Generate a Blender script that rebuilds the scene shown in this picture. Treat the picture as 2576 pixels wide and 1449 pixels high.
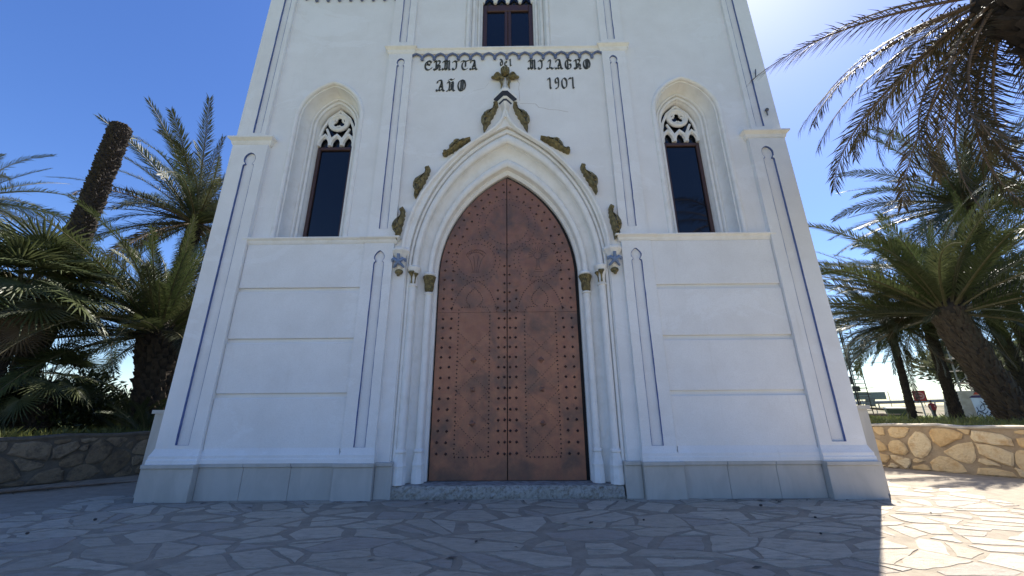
import bpy, bmesh, math, random
from mathutils import Vector, Matrix, noise
from mathutils.geometry import tessellate_polygon
random.seed(7)
R = math.radians
pi = math.pi
for o in list(bpy.data.objects): bpy.data.objects.remove(o)
scene = bpy.context.scene
C = scene.collection

# ------------------------------------------------------------------ camera, sky, sun, exposure
CAM = Vector((0.1507, -6.9963, 1.4))
RT = Vector((0.999914, 0.011414, -0.006416)); UP = Vector((0.009570, -0.302722, 0.953031)); FW = Vector((-0.008936, 0.953010, 0.302806))
FPX = 958.333
cd = bpy.data.cameras.new('camera'); cam = bpy.data.objects.new('camera', cd); C.objects.link(cam)
cd.sensor_width = 36; cd.lens = 36*FPX/2576; cd.clip_start = 0.05; cd.clip_end = 5000
m = Matrix((RT, UP, -FW)).transposed().to_4x4(); m.translation = CAM; cam.matrix_world = m
scene.camera = cam
SUN_EL, SUN_AZ = R(55), R(42)                     # azimuth from +Y towards +X
SUN = Vector((math.cos(SUN_EL)*math.sin(SUN_AZ), math.cos(SUN_EL)*math.cos(SUN_AZ), math.sin(SUN_EL)))
world = bpy.data.worlds.new('World'); scene.world = world; world.use_nodes = True
wn = world.node_tree.nodes; wl = world.node_tree.links
sky = wn.new('ShaderNodeTexSky'); sky.sky_type = 'NISHITA'; sky.sun_disc = False
sky.sun_elevation = SUN_EL; sky.sun_rotation = SUN_AZ; sky.air_density = 1.0; sky.dust_density = 0.4; sky.ozone_density = 4.0
bg = wn['Background']; hs = wn.new('ShaderNodeHueSaturation'); hs.inputs['Saturation'].default_value = 1.20; hs.inputs['Hue'].default_value = .513
wl.new(sky.outputs[0], hs.inputs['Color']); wl.new(hs.outputs[0], bg.inputs[0]); bg.inputs[1].default_value = 0.085
sd = bpy.data.lights.new('sun', 'SUN'); sd.energy = 5.0; sd.angle = R(0.5); sd.color = (1.0, 0.94, 0.85)
so = bpy.data.objects.new('sun', sd); C.objects.link(so); so.rotation_euler = SUN.to_track_quat('Z', 'Y').to_euler(); so.location = (20, 20, 40)
vs = scene.view_settings; vs.view_transform = 'Standard'; vs.look = 'None'; vs.gamma = 1; vs.use_curve_mapping = False; vs.exposure = 1.3
scene.render.engine = 'CYCLES'

def ray(u, v): return FW + RT*((u-1288)/FPX) - UP*((v-724.5)/FPX)      # pixel of the 2576 px wide photograph -> direction
def onY(u, v, Y): d = ray(u, v); return CAM + d*((Y-CAM.y)/d.y)
def onZ(u, v, Z=0.0): d = ray(u, v); return CAM + d*((Z-CAM.z)/d.z)

# ------------------------------------------------------------------ materials
MATS = {}
def nodes(name):
    mt = bpy.data.materials.new(name); mt.use_nodes = True; MATS[name] = mt
    nt = mt.node_tree; return mt, nt, nt.nodes['Principled BSDF']
def mixcol(nt, a, b, fac):
    x = nt.nodes.new('ShaderNodeMix'); x.data_type = 'RGBA'
    for s, v in ((6, a), (7, b)):
        if isinstance(v, (tuple, list)): x.inputs[s].default_value = (*v, 1)
        else: nt.links.new(v, x.inputs[s])
    if isinstance(fac, float): x.inputs[0].default_value = fac
    else: nt.links.new(fac, x.inputs[0])
    return x.outputs[2]
def noisetex(nt, scale, detail=4, rough=.6, coord='Object', stretch=None, dist=0.0):
    tc = nt.nodes.new('ShaderNodeTexCoord'); n = nt.nodes.new('ShaderNodeTexNoise')
    src = tc.outputs[coord]
    if coord == 'World':
        pass
    if stretch:
        mp = nt.nodes.new('ShaderNodeMapping'); mp.inputs['Scale'].default_value = stretch
        nt.links.new(src, mp.inputs[0]); src = mp.outputs[0]
    nt.links.new(src, n.inputs['Vector']); n.inputs['Scale'].default_value = scale
    n.inputs['Detail'].default_value = detail; n.inputs['Roughness'].default_value = rough; n.inputs['Distortion'].default_value = dist
    return n.outputs['Fac']
def ramp(nt, src, p0, p1, v0=0.0, v1=1.0):
    r = nt.nodes.new('ShaderNodeMapRange'); nt.links.new(src, r.inputs[0])
    r.inputs[1].default_value = p0; r.inputs[2].default_value = p1; r.inputs[3].default_value = v0; r.inputs[4].default_value = v1
    return r.outputs[0]
def bump(nt, bs, src, strength, dist=.01):
    b = nt.nodes.new('ShaderNodeBump'); nt.links.new(src, b.inputs['Height']); b.inputs['Strength'].default_value = strength
    b.inputs['Distance'].default_value = dist
    if bs.inputs['Normal'].links: nt.links.new(bs.inputs['Normal'].links[0].from_socket, b.inputs['Normal'])
    nt.links.new(b.outputs[0], bs.inputs['Normal'])
def rnd(nt):
    oi = nt.nodes.new('ShaderNodeObjectInfo'); ge = nt.nodes.new('ShaderNodeNewGeometry')
    a = nt.nodes.new('ShaderNodeMath'); a.operation = 'ADD'; nt.links.new(oi.outputs['Random'], a.inputs[0]); nt.links.new(ge.outputs['Random Per Island'], a.inputs[1])
    f = nt.nodes.new('ShaderNodeMath'); f.operation = 'FRACT'; nt.links.new(a.outputs[0], f.inputs[0]); return f.outputs[0]
def worldpos(nt):
    return nt.nodes.new('ShaderNodeNewGeometry').outputs['Position']
def wnoise(nt, scale, detail=4, rough=.6, stretch=None, dist=0.0):
    n = nt.nodes.new('ShaderNodeTexNoise'); src = worldpos(nt)
    if stretch:
        mp = nt.nodes.new('ShaderNodeMapping'); mp.inputs['Scale'].default_value = stretch; nt.links.new(src, mp.inputs[0]); src = mp.outputs[0]
    nt.links.new(src, n.inputs['Vector']); n.inputs['Scale'].default_value = scale; n.inputs['Detail'].default_value = detail
    n.inputs['Roughness'].default_value = rough; n.inputs['Distortion'].default_value = dist
    return n.outputs['Fac']

def simple(name, col, rough=.7, col2=None, scale=3, lo=.4, hi=.65, bmp=0, bscale=40, metal=0, spec=.5, stretch=None):
    mt, nt, b = nodes(name); b.inputs['Roughness'].default_value = rough; b.inputs['Metallic'].default_value = metal
    b.inputs['Specular IOR Level'].default_value = spec
    if col2 is None: b.inputs['Base Color'].default_value = (*col, 1)
    else: nt.links.new(mixcol(nt, col, col2, ramp(nt, wnoise(nt, scale, stretch=stretch), lo, hi)), b.inputs['Base Color'])
    if bmp: bump(nt, b, wnoise(nt, bscale, 3), bmp)
    return mt

# whitewashed plaster: chalky, faintly mottled, rain streaks and grime with their own shape, stippled relief
mt, nt, b = nodes('plaster'); b.inputs['Roughness'].default_value = .92; b.inputs['Specular IOR Level'].default_value = .2
c = mixcol(nt, (.80, .79, .765), (.735, .72, .69), ramp(nt, wnoise(nt, 1.3, 6, .65), .38, .68))
c = mixcol(nt, c, (.60, .57, .51), ramp(nt, wnoise(nt, 5, 6, .75, (1.6, 1.6, .13)), .58, .82, 0, .50))
c = mixcol(nt, c, (.50, .46, .39), ramp(nt, wnoise(nt, 9, 8, .8), .66, .80, 0, .42))
c = mixcol(nt, c, (.84, .84, .83), ramp(nt, wnoise(nt, .55, 5, .7, (1, 1, 1.6), .8), .56, .60, 0, .45))
c = mixcol(nt, c, (.60, .585, .56), ramp(nt, wnoise(nt, 70, 3, .7), .45, .75, 0, .45))
nt.links.new(c, b.inputs['Base Color'])
bump(nt, b, wnoise(nt, 3.2, 3), .25, .02); bump(nt, b, wnoise(nt, 95, 2), .35, .006)
mt, nt, b = nodes('smooth_plaster'); b.inputs['Roughness'].default_value = .88; b.inputs['Specular IOR Level'].default_value = .2
c = mixcol(nt, (.79, .775, .74), (.70, .675, .62), ramp(nt, wnoise(nt, 4, 6, .7), .45, .72))
c = mixcol(nt, c, (.50, .44, .34), ramp(nt, wnoise(nt, 14, 8, .8), .66, .82, 0, .35))
nt.links.new(c, b.inputs['Base Color']); bump(nt, b, wnoise(nt, 26, 4), .35, .008)
# copper sheet gone brown, with dark patina clouds and scratches
mt, nt, b = nodes('copper'); b.inputs['Metallic'].default_value = .55
c = mixcol(nt, (.27, .122, .082), (.335, .158, .094), ramp(nt, wnoise(nt, 5, 6, .7), .35, .65))
c = mixcol(nt, c, (.115, .082, .068), ramp(nt, wnoise(nt, 1.7, 7, .62, dist=.4), .44, .66, 0, .85))
c = mixcol(nt, c, (.060, .045, .045), ramp(nt, wnoise(nt, 16, 6, .75, (1, 1, .35)), .60, .78, 0, .55))
c = mixcol(nt, c, (.36, .19, .125), ramp(nt, wnoise(nt, 11, 7, .85), .60, .78, 0, .55))
c = mixcol(nt, c, (.07, .045, .038), ramp(nt, wnoise(nt, 42, 6, .8, (1, 1, .5)), .60, .74, 0, .6))
nt.links.new(c, b.inputs['Base Color']); nt.links.new(ramp(nt, wnoise(nt, 7, 5), .3, .7, .42, .62), b.inputs['Roughness'])
bump(nt, b, wnoise(nt, 6, 4), .12, .02)
simple('iron_stud', (.050, .030, .028), .45, (.11, .055, .04), 20, metal=.6)
simple('dark_gap', (.012, .010, .010), .8)
simple('fringe_blue', (.15, .185, .30), .75, (.10, .13, .22), 9, bmp=.3, bscale=60)
simple('blue_paint', (.12, .17, .35), .75, (.07, .105, .25), 9, bmp=.3, bscale=60)
simple('navy_paint', (.022, .032, .065), .65, (.04, .055, .10), 12, bmp=.3)
simple('pale_blue', (.13, .19, .32), .7, (.20, .26, .38), 14, bmp=.4, bscale=50)
mt, nt, b = nodes('gilding'); b.inputs['Roughness'].default_value = .5; b.inputs['Metallic'].default_value = .35
c = mixcol(nt, (.27, .215, .090), (.105, .085, .040), ramp(nt, wnoise(nt, 16, 5, .7), .42, .60))
c = mixcol(nt, c, (.36, .26, .10), ramp(nt, wnoise(nt, 30, 4, .7), .60, .75, 0, .7))
nt.links.new(c, b.inputs['Base Color']); bump(nt, b, wnoise(nt, 22, 4, .6, dist=1.2), 1.0, .03)
simple('letter_paint', (.030, .032, .022), .6, (.075, .070, .045), 30, bmp=.3)
# grey marble facing
mt, nt, b = nodes('marble'); b.inputs['Roughness'].default_value = .5
c = mixcol(nt, (.50, .472, .42), (.41, .386, .34), ramp(nt, wnoise(nt, 3.2, 6, .6, (1.0, 1.0, .35), .8), .38, .64))
c = mixcol(nt, c, (.19, .185, .18), ramp(nt, wnoise(nt, 12, 6, .75, (1, 1, .22)), .63, .78, 0, .6))
c = mixcol(nt, c, (.40, .40, .39), ramp(nt, rnd(nt), 0, 1, 0, .35))
nt.links.new(c, b.inputs['Base Color']); bump(nt, b, wnoise(nt, 120, 2), .12, .004)
simple('threshold_stone', (.34, .32, .29), .9, (.19, .17, .15), 9, .42, .6, bmp=.6, bscale=30)
mt, nt, b = nodes('rubble_edge'); b.inputs['Roughness'].default_value = .95
c = mixcol(nt, (.56, .53, .47), (.22, .18, .13), ramp(nt, wnoise(nt, 17, 7, .8), .46, .66)); nt.links.new(c, b.inputs['Base Color']); bump(nt, b, wnoise(nt, 28, 6, .8), 1.0, .05)
# crazy paving
mt, nt, b = nodes('flagstone'); b.inputs['Roughness'].default_value = .72; r = rnd(nt)
c = mixcol(nt, (.45, .385, .295), (.62, .545, .43), ramp(nt, r, 0, 1))
c = mixcol(nt, c, (.26, .215, .195), ramp(nt, r, .80, .84, 0, .55))
c = mixcol(nt, c, (.25, .207, .150), ramp(nt, wnoise(nt, 5, 9, .78, (1, 3.2, 1), .6), .44, .70, 0, .85))
c = mixcol(nt, c, (.58, .51, .41), ramp(nt, wnoise(nt, 22, 7, .8, (1, 3.6, 1)), .56, .74, 0, .7))
c = mixcol(nt, c, (.10, .09, .08), ramp(nt, wnoise(nt, 30, 8, .85, (1, 3.0, 1)), .58, .72, 0, .85))
c = mixcol(nt, c, (.15, .135, .125), ramp(nt, wnoise(nt, 1.1, 6, .7), .60, .78, 0, .45))
nt.links.new(c, b.inputs['Base Color']); bump(nt, b, wnoise(nt, 26, 7, .75, (1, 2.8, 1), .4), 1.0, .02); bump(nt, b, wnoise(nt, 6, 4, .6, (1, 2, 1)), .4, .03)
mt, nt, b = nodes('mortar'); b.inputs['Roughness'].default_value = .95
c = mixcol(nt, (.32, .272, .207), (.225, .19, .142), ramp(nt, wnoise(nt, 5, 7, .75), .40, .64))
c = mixcol(nt, c, (.12, .105, .09), ramp(nt, wnoise(nt, .9, 7, .7), .58, .76, 0, .5))
nt.links.new(c, b.inputs['Base Color']); bump(nt, b, wnoise(nt, 45, 5, .8), .6, .012)
mt, nt, b = nodes('wall_stone'); b.inputs['Roughness'].default_value = .9; r = rnd(nt)
c = mixcol(nt, (.72, .48, .22), (.80, .63, .38), ramp(nt, r, 0, 1))
c = mixcol(nt, c, (.58, .34, .14), ramp(nt, wnoise(nt, 6, 6, .7), .48, .68, 0, .8))
c = mixcol(nt, c, (.24, .15, .075), ramp(nt, wnoise(nt, 13, 7, .8), .60, .76, 0, .6))
nt.links.new(c, b.inputs['Base Color']); bump(nt, b, wnoise(nt, 14, 6, .7), .9, .05)
mt, nt, b = nodes('wall_mortar'); b.inputs['Roughness'].default_value = .95
c = mixcol(nt, (.47, .35, .22), (.36, .26, .155), ramp(nt, wnoise(nt, 6, 7, .75), .4, .65)); nt.links.new(c, b.inputs['Base Color'])
bump(nt, b, wnoise(nt, 30, 6, .8), .9, .03)
mt, nt, b = nodes('shaded_stone'); b.inputs['Roughness'].default_value = .95; r = rnd(nt)  # left wall's stone, its shade put into a darker colour
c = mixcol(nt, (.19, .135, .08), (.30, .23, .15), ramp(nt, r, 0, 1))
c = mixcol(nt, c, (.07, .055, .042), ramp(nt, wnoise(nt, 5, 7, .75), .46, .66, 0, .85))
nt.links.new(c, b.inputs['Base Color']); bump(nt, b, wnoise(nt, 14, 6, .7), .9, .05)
simple('shaded_mortar', (.14, .115, .085), .95, (.09, .073, .054), 5, bmp=.9, bscale=26)  # mortar and coping of the left wall, darkened to carry its shade
simple('coping', (.52, .46, .36), .95, (.36, .30, .22), 4, bmp=.7, bscale=22)
simple('brown_wood', (.050, .024, .019), .45, (.075, .036, .028), 14, stretch=(6, 6, .5))
mt, nt, b = nodes('window_glass'); b.inputs['Base Color'].default_value = (.006, .008, .012, 1); b.inputs['Roughness'].default_value = .04; b.inputs['IOR'].default_value = 1.5
simple('pane_putty', (.02, .014, .012), .6)
simple('bare_metal', (.16, .15, .14), .45, metal=.8)

def leafmat(name, c1, c2, c3, rough=.48, trans=.22, spec=.34):
    mt, nt, b = nodes(name); b.inputs['Roughness'].default_value = rough; b.inputs['Specular IOR Level'].default_value = spec
    oi = nt.nodes.new('ShaderNodeObjectInfo'); ge = nt.nodes.new('ShaderNodeNewGeometry')
    c = mixcol(nt, c1, c2, ge.outputs['Random Per Island'])
    c = mixcol(nt, c, c3, ramp(nt, oi.outputs['Random'], .3, 1.0, 0, .75))
    nt.links.new(c, b.inputs['Base Color'])
    tr = nt.nodes.new('ShaderNodeBsdfTranslucent'); nt.links.new(c, tr.inputs[0])
    mx = nt.nodes.new('ShaderNodeMixShader'); mx.inputs[0].default_value = trans
    out = nt.nodes['Material Output']; nt.links.new(b.outputs[0], mx.inputs[1]); nt.links.new(tr.outputs[0], mx.inputs[2]); nt.links.new(mx.outputs[0], out.inputs[0])
leafmat('frond_green', (0.048, 0.069, 0.022), (0.073, 0.088, 0.034), (0.069, 0.069, 0.033))
leafmat('frond_bluish', (0.040, 0.054, 0.032), (0.061, 0.076, 0.047), (0.065, 0.068, 0.043))
leafmat('frond_olive', (0.055, 0.049, 0.023), (0.075, 0.064, 0.032), (0.064, 0.046, 0.026), .62, .2, .15)
leafmat('frond_dry', (0.112, 0.083, 0.053), (0.158, 0.124, 0.083), (0.098, 0.068, 0.041), .6, .15)
leafmat('fan_green', (0.052, 0.072, 0.024), (0.090, 0.104, 0.048), (0.072, 0.082, 0.036), .42, .25)
leafmat('bush_leaf', (0.028, 0.042, 0.015), (0.052, 0.066, 0.024), (0.042, 0.049, 0.021), .42, .25)
leafmat('tamarisk_leaf', (0.080, 0.092, 0.048), (0.120, 0.128, 0.072), (0.096, 0.096, 0.056), .6, .3)
leafmat('grass_blade', (.085, .115, .022), (.15, .165, .04), (.16, .15, .06), .5, .35)
simple('rachis', (0.071, 0.065, 0.028), .5, (0.105, 0.087, 0.046), 8)
simple('rachis_dry', (.13, .085, .05), .6, (.18, .12, .07), 8)
simple('palm_trunk', (0.022, 0.017, 0.012), .95, (0.037, 0.028, 0.020), 7, bmp=.9, bscale=22)
simple('leaf_boot', (0.043, 0.031, 0.021), .9, (0.077, 0.057, 0.038), 6, bmp=.8, bscale=30)
simple('leaf_boot_dark', (0.025, 0.019, 0.014), .95, (0.043, 0.033, 0.024), 7, bmp=.8, bscale=30)
simple('leaf_boot_light', (.072, .053, .034), .9, (.040, .028, .019), 6, bmp=.8, bscale=30)
simple('bark', (.06, .05, .04), .95, (.09, .075, .06), 9, bmp=.8)
mt, nt, b = nodes('meadow'); b.inputs['Roughness'].default_value = .95
c = mixcol(nt, (.110, .150, .035), (.19, .185, .080), ramp(nt, wnoise(nt, .35, 7, .7), .44, .66))
c = mixcol(nt, c, (.22, .185, .13), ramp(nt, wnoise(nt, 1.7, 7, .75), .60, .74, 0, .8)); nt.links.new(c, b.inputs['Base Color']); bump(nt, b, wnoise(nt, 9, 6, .8), .8, .08)
simple('scrub', (.12, .115, .055), .95, (.21, .175, .12), .8, .40, .62, bmp=.9, bscale=3)
simple('galvanised', (.30, .31, .32), .45, (.22, .23, .24), 4, metal=.7)
simple('weathered_metal', (.20, .21, .215), .55, (.14, .145, .15), 3, metal=.5)
simple('tower_steel', (.035, .033, .032), .6, (.06, .05, .045), 5, metal=.4)
simple('pylon_steel', (.26, .24, .21), .6, (.20, .18, .15), 5, metal=.3)
simple('sign_red', (.36, .022, .020), .5, (.28, .03, .03), 14)
simple('sign_dark', (.045, .02, .02), .6)
simple('sign_pale', (.36, .20, .17), .6, (.46, .30, .26), 20)
simple('sign_back', (.20, .235, .235), .5, (.16, .19, .19), 6)
simple('concrete', (.42, .36, .29), .9, (.33, .28, .22), 3, bmp=.4)
simple('spray_white', (.55, .60, .68), .8, (.42, .47, .56), 4)
simple('spray_black', (.02, .025, .04), .7)
simple('spray_red', (.45, .06, .03), .8)
simple('spray_violet', (.05, .03, .09), .8)
simple('jacket', (.20, .012, .018), .8, (.15, .010, .015), 9)
simple('trousers', (.022, .024, .032), .85)
simple('shoe', (.015, .014, .014), .6)
simple('skin', (.42, .25, .17), .55)
simple('hair', (.025, .017, .012), .6)
simple('bin_plastic', (.028, .045, .034), .5, (.02, .032, .026), 5)
simple('timber', (.085, .06, .045), .8, (.13, .085, .06), 6, stretch=(1, 8, 8))
simple('rust_red', (.24, .085, .065), .8, (.17, .065, .05), 3)
simple('roof_tile', (.32, .15, .09), .85, (.24, .11, .07), 6)
simple('pebble', (.06, .052, .045), .8)

# ------------------------------------------------------------------ mesh helpers
class MB:
    def __init__(s): s.v = []; s.f = []; s.mi = []; s.cur = 0
    def add(s, vs_, fs): 
        n = len(s.v); s.v += [tuple(p) for p in vs_]; s.f += [tuple(i+n for i in f) for f in fs]; s.mi += [s.cur]*len(fs)
    def box(s, x0, x1, y0, y1, z0, z1):
        s.add([(x0,y0,z0),(x1,y0,z0),(x1,y1,z0),(x0,y1,z0),(x0,y0,z1),(x1,y0,z1),(x1,y1,z1),(x0,y1,z1)],
              [(0,3,2,1),(4,5,6,7),(0,1,5,4),(1,2,6,5),(2,3,7,6),(3,0,4,7)])
    def cbox(s, x0, x1, y0, y1, z0, z1, c=.01):                  # box with chamfered front (-y) edges
        s.add([(x0,y1,z0),(x1,y1,z0),(x1,y1,z1),(x0,y1,z1),(x0,y0+c,z0),(x1,y0+c,z0),(x1,y0+c,z1),(x0,y0+c,z1),(x0+c,y0,z0+c),(x1-c,y0,z0+c),(x1-c,y0,z1-c),(x0+c,y0,z1-c)],
              [(0,1,5,4),(1,2,6,5),(2,3,7,6),(3,0,4,7),(4,5,9,8),(5,6,10,9),(6,7,11,10),(7,4,8,11),(8,9,10,11),(3,2,1,0)])
    def rows(s, rows, close=False, cap=False):
        n = len(rows[0]); base = len(s.v); fs = []
        for r in rows: s.v += [tuple(p) for p in r]
        for i in range(len(rows)-1):
            for j in range(n if close else n-1):
                k = (j+1) % n
                fs.append((base+i*n+j, base+i*n+k, base+(i+1)*n+k, base+(i+1)*n+j))
        if cap: fs.append(tuple(base+j for j in reversed(range(n)))); fs.append(tuple(base+(len(rows)-1)*n+j for j in range(n)))
        s.f += fs; s.mi += [s.cur]*len(fs)
    def tube(s, path, rad, n=8, cap=True):
        P = [Vector(p) for p in path]; rows = []
        if not hasattr(rad, '__len__'): rad = [rad]*len(P)
        ref = None
        for i, p in enumerate(P):
            t = (P[min(i+1, len(P)-1)]-P[max(i-1, 0)]).normalized()
            if ref is None: ref = Vector((0,0,1)) if abs(t.z) < .9 else Vector((1,0,0))
            a = t.cross(ref).normalized(); bb = a.cross(t).normalized(); ref = bb
            rows.append([p + (a*math.cos(2*pi*k/n)+bb*math.sin(2*pi*k/n))*rad[i] for k in range(n)])
        s.rows(rows, True, cap)
    def lathe(s, prof, cx, cy, n=16, a0=0, a1=2*pi):              # prof: (radius, z)
        full = abs(a1-a0-2*pi) < 1e-6; k = n if full else n+1
        s.rows([[(cx+r*math.cos(a0+(a1-a0)*j/n), cy+r*math.sin(a0+(a1-a0)*j/n), z) for j in range(k)] for r, z in prof], full, full)
    def plate(s, loops, y0, y1, sides=True):                      # loops of (x,z): outer + holes; front at y0, back at y1
        V = [[Vector((p[0], p[1], 0)) for p in L] for L in loops]; tri = tessellate_polygon(V); flat = [p for L in loops for p in L]; n = len(flat)
        vs_ = [(p[0], y0, p[1]) for p in flat]+[(p[0], y1, p[1]) for p in flat]; fs = []
        for t in tri:
            a, b_, c_ = (flat[i] for i in t)
            if (b_[0]-a[0])*(c_[1]-a[1])-(b_[1]-a[1])*(c_[0]-a[0]) < 0: t = (t[0], t[2], t[1])
            fs.append(tuple(t)); fs.append((t[2]+n, t[1]+n, t[0]+n))
        if sides:
            o = 0
            for L in loops:
                for i in range(len(L)): j = (i+1) % len(L); fs.append((o+i, o+i+n, o+j+n, o+j))
                o += len(L)
        s.add(vs_, fs)
    def ball(s, c_, r, sx=1, sy=1, sz=1, n=8, mrings=5):
        rows = []
        for i in range(1, mrings):
            a = pi*i/mrings; rows.append([(c_[0]+r*sx*math.sin(a)*math.cos(2*pi*j/n), c_[1]+r*sy*math.sin(a)*math.sin(2*pi*j/n), c_[2]+r*sz*math.cos(a)) for j in range(n)])
        s.rows(rows, True, True)
    def mesh(s, name, mats, smooth=0):
        me = bpy.data.meshes.new(name); me.from_pydata(s.v, [], s.f)
        for mm in ([mats] if isinstance(mats, str) else mats): me.materials.append(MATS[mm])
        if any(s.mi): me.polygons.foreach_set('material_index', s.mi)
        me.update()
        if smooth:
            me.polygons.foreach_set('use_smooth', [True]*len(me.polygons)); me.set_sharp_from_angle(angle=R(smooth))
        return me
    def build(s, name, mats, parent=None, smooth=0, recalc=True, **props):
        me = s.mesh(name, mats, smooth)
        if recalc:
            bm = bmesh.new(); bm.from_mesh(me); bmesh.ops.recalc_face_normals(bm, faces=bm.faces); bm.to_mesh(me); bm.free()
        return link(name, me, parent, **props)
def link(name, data, parent=None, loc=None, rot=None, scale=None, **props):
    o = bpy.data.objects.new(name, data); C.objects.link(o)
    if parent is not None: o.parent = parent
    if loc is not None: o.location = loc
    if rot is not None: o.rotation_euler = rot
    if scale is not None: o.scale = (scale,)*3 if not hasattr(scale, '__len__') else scale
    for k, v in props.items(): o[k] = v
    return o
def thing(name, label, category, loc=(0,0,0), rz=0, group=None):
    o = bpy.data.objects.new(name, None); C.objects.link(o); o.location = loc; o.rotation_euler = (0, 0, rz); o.empty_display_size = .2
    o['label'] = label; o['category'] = category
    if group: o['group'] = group
    return o

# ------------------------------------------------------------------ ground: paved court, terrain, crazy paving
WL0, WL1 = Vector((-9.79, 1.04)), Vector((-8.56, 2.73))
WR0, WR1 = Vector((10.29, 1.54)), Vector((9.03, 3.23))
dl = (WL1-WL0).normalized(); dr = (WR1-WR0).normalized()
LWA, LWB = WL0-dl*6.0, WL1+dl*1.9           # front end, back end of the left garden wall
RWA, RWB = WR0-dr*5.0, WR1+dr*1.7
court = [LWA, Vector((-14.2, -26)), Vector((14.2, -26)), RWA, RWB, Vector((RWB.x, 22)), Vector((LWB.x, 22)), LWB]
def inside_court(x, y, mrg=0.0):
    def side(a, b_): return (b_.x-a.x)*(y-a.y)-(b_.y-a.y)*(x-a.x)
    p = Vector((x, y)); n = len(court); ok = True
    for i in range(n):
        a, b_ = court[i], court[(i+1) % n]
        L = (b_-a).length
        if side(a, b_)/L < mrg:
            # polygon is not convex at the wall's back corner, treat walls as half planes only near them
            if (i == 3 and y < RWB.y) or (i == 7 and y < LWB.y) or i in (1, 4, 5, 6, 0, 2):
                ok = False
    return ok
b_ = MB(); b_.add([(p.x, p.y, 0.0) for p in court], [])
tri = tessellate_polygon([[Vector((p.x, p.y, 0)) for p in court]]); b_.f = [tuple(t) for t in tri]; b_.mi = [0]*len(tri)
pave = b_.build('pavement', 'mortar', kind='structure')
def terr(d, x, y):
    h = .86 - .58*min(1, max(0, (d-4)/26))
    h += .06*noise.noise(Vector((x*.13, y*.13, 0)))*min(1, d/2)
    return h
rings = [.16, .8, 1.8, 3.2, 5, 8, 12, 18, 27, 42, 70, 130, 300, 900]; cen = Vector((0, -4))
loop = []
for i in range(len(court)):
    a, c2 = court[i], court[(i+1) % len(court)]; k = max(2, int((c2-a).length/1.5))
    for j in range(k): loop.append(a.lerp(c2, j/k))
b_ = MB(); rws = [[(p.x, p.y, -.2) for p in loop]]
def outn(p): 
    q = p-cen; return q.normalized()
rws[0] = [(*(p+outn(p)*.16), -.2) for p in loop]
for d in rings: rws.append([(*(p+outn(p)*d), terr(d, *(p+outn(p)*d))) for p in loop])
b_.rows(rws, True); terrain = b_.build('terrain', 'meadow', smooth=60, kind='structure')

def voronoi(pts, gap, w, nbr, bounds=None):
    cell = {}; g = nbr/2
    for i, p in enumerate(pts): cell.setdefault((int(p[0]//g), int(p[1]//g)), []).append(i)
    out = []
    for i, p in enumerate(pts):
        poly = [(p[0]-nbr*.7, p[1]-nbr*.7), (p[0]+nbr*.7, p[1]-nbr*.7), (p[0]+nbr*.7, p[1]+nbr*.7), (p[0]-nbr*.7, p[1]+nbr*.7)]
        if bounds: poly = [(min(max(q[0], bounds[0]), bounds[1]), min(max(q[1], bounds[2]), bounds[3])) for q in poly]
        cx_, cy_ = int(p[0]//g), int(p[1]//g)
        for dx in (-2,-1,0,1,2):
            for dy in (-2,-1,0,1,2):
                for j in cell.get((cx_+dx, cy_+dy), ()):
                    if j == i: continue
                    q = pts[j]; nx, ny = q[0]-p[0], q[1]-p[1]; L = math.hypot(nx, ny)
                    if L < 1e-6 or L > nbr*1.4: continue
                    nx /= L; ny /= L; lim = L/2+(w[i]-w[j])/(2*L)-gap[i]
                    res = []
                    for k in range(len(poly)):
                        A, B = poly[k], poly[(k+1) % len(poly)]
                        da = (A[0]-p[0])*nx+(A[1]-p[1])*ny-lim; db = (B[0]-p[0])*nx+(B[1]-p[1])*ny-lim
                        if da <= 0: res.append(A)
                        if (da < 0) != (db < 0):
                            t = da/(da-db); res.append((A[0]+(B[0]-A[0])*t, A[1]+(B[1]-A[1])*t))
                    poly = res
                    if len(poly) < 3: break
                if len(poly) < 3: break
            if len(poly) < 3: break
        out.append(poly if len(poly) >= 3 else None)
    return out
def area(p): return .5*sum(p[i][0]*p[(i+1) % len(p)][1]-p[(i+1) % len(p)][0]*p[i][1] for i in range(len(p)))
def clean(p, eps):
    q = [p[i] for i in range(len(p)) if math.hypot(p[i][0]-p[i-1][0], p[i][1]-p[i-1][1]) > eps]
    return q
def roughen(p, seg, jit, rs):
    q = []
    for i in range(len(p)):
        A, B = p[i], p[(i+1) % len(p)]; L = math.hypot(B[0]-A[0], B[1]-A[1]); k = max(1, int(L/seg))
        for j in range(k):
            t = j/k; q.append((A[0]+(B[0]-A[0])*t+rs.uniform(-jit, jit), A[1]+(B[1]-A[1])*t+rs.uniform(-jit, jit)))
    return q
rs = random.Random(3)
AN = 1.75                                                          # flags run longer across than deep
pts = []; s_ = .29
y = -9.0
while y < 4.2:
    x = -13.0/AN
    while x < 13.0/AN:
        pts.append((x+rs.uniform(-.23, .23), y+rs.uniform(-.23, .23))); x += s_
    y += s_
pts = [p for p in pts if rs.random() > .22]
wts = [rs.uniform(-.03, .045) for _ in pts]; gaps = [rs.choice((.008, .014, .022, .032, .046, .066)) for _ in pts]
cells = voronoi(pts, gaps, wts, 1.5)
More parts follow.
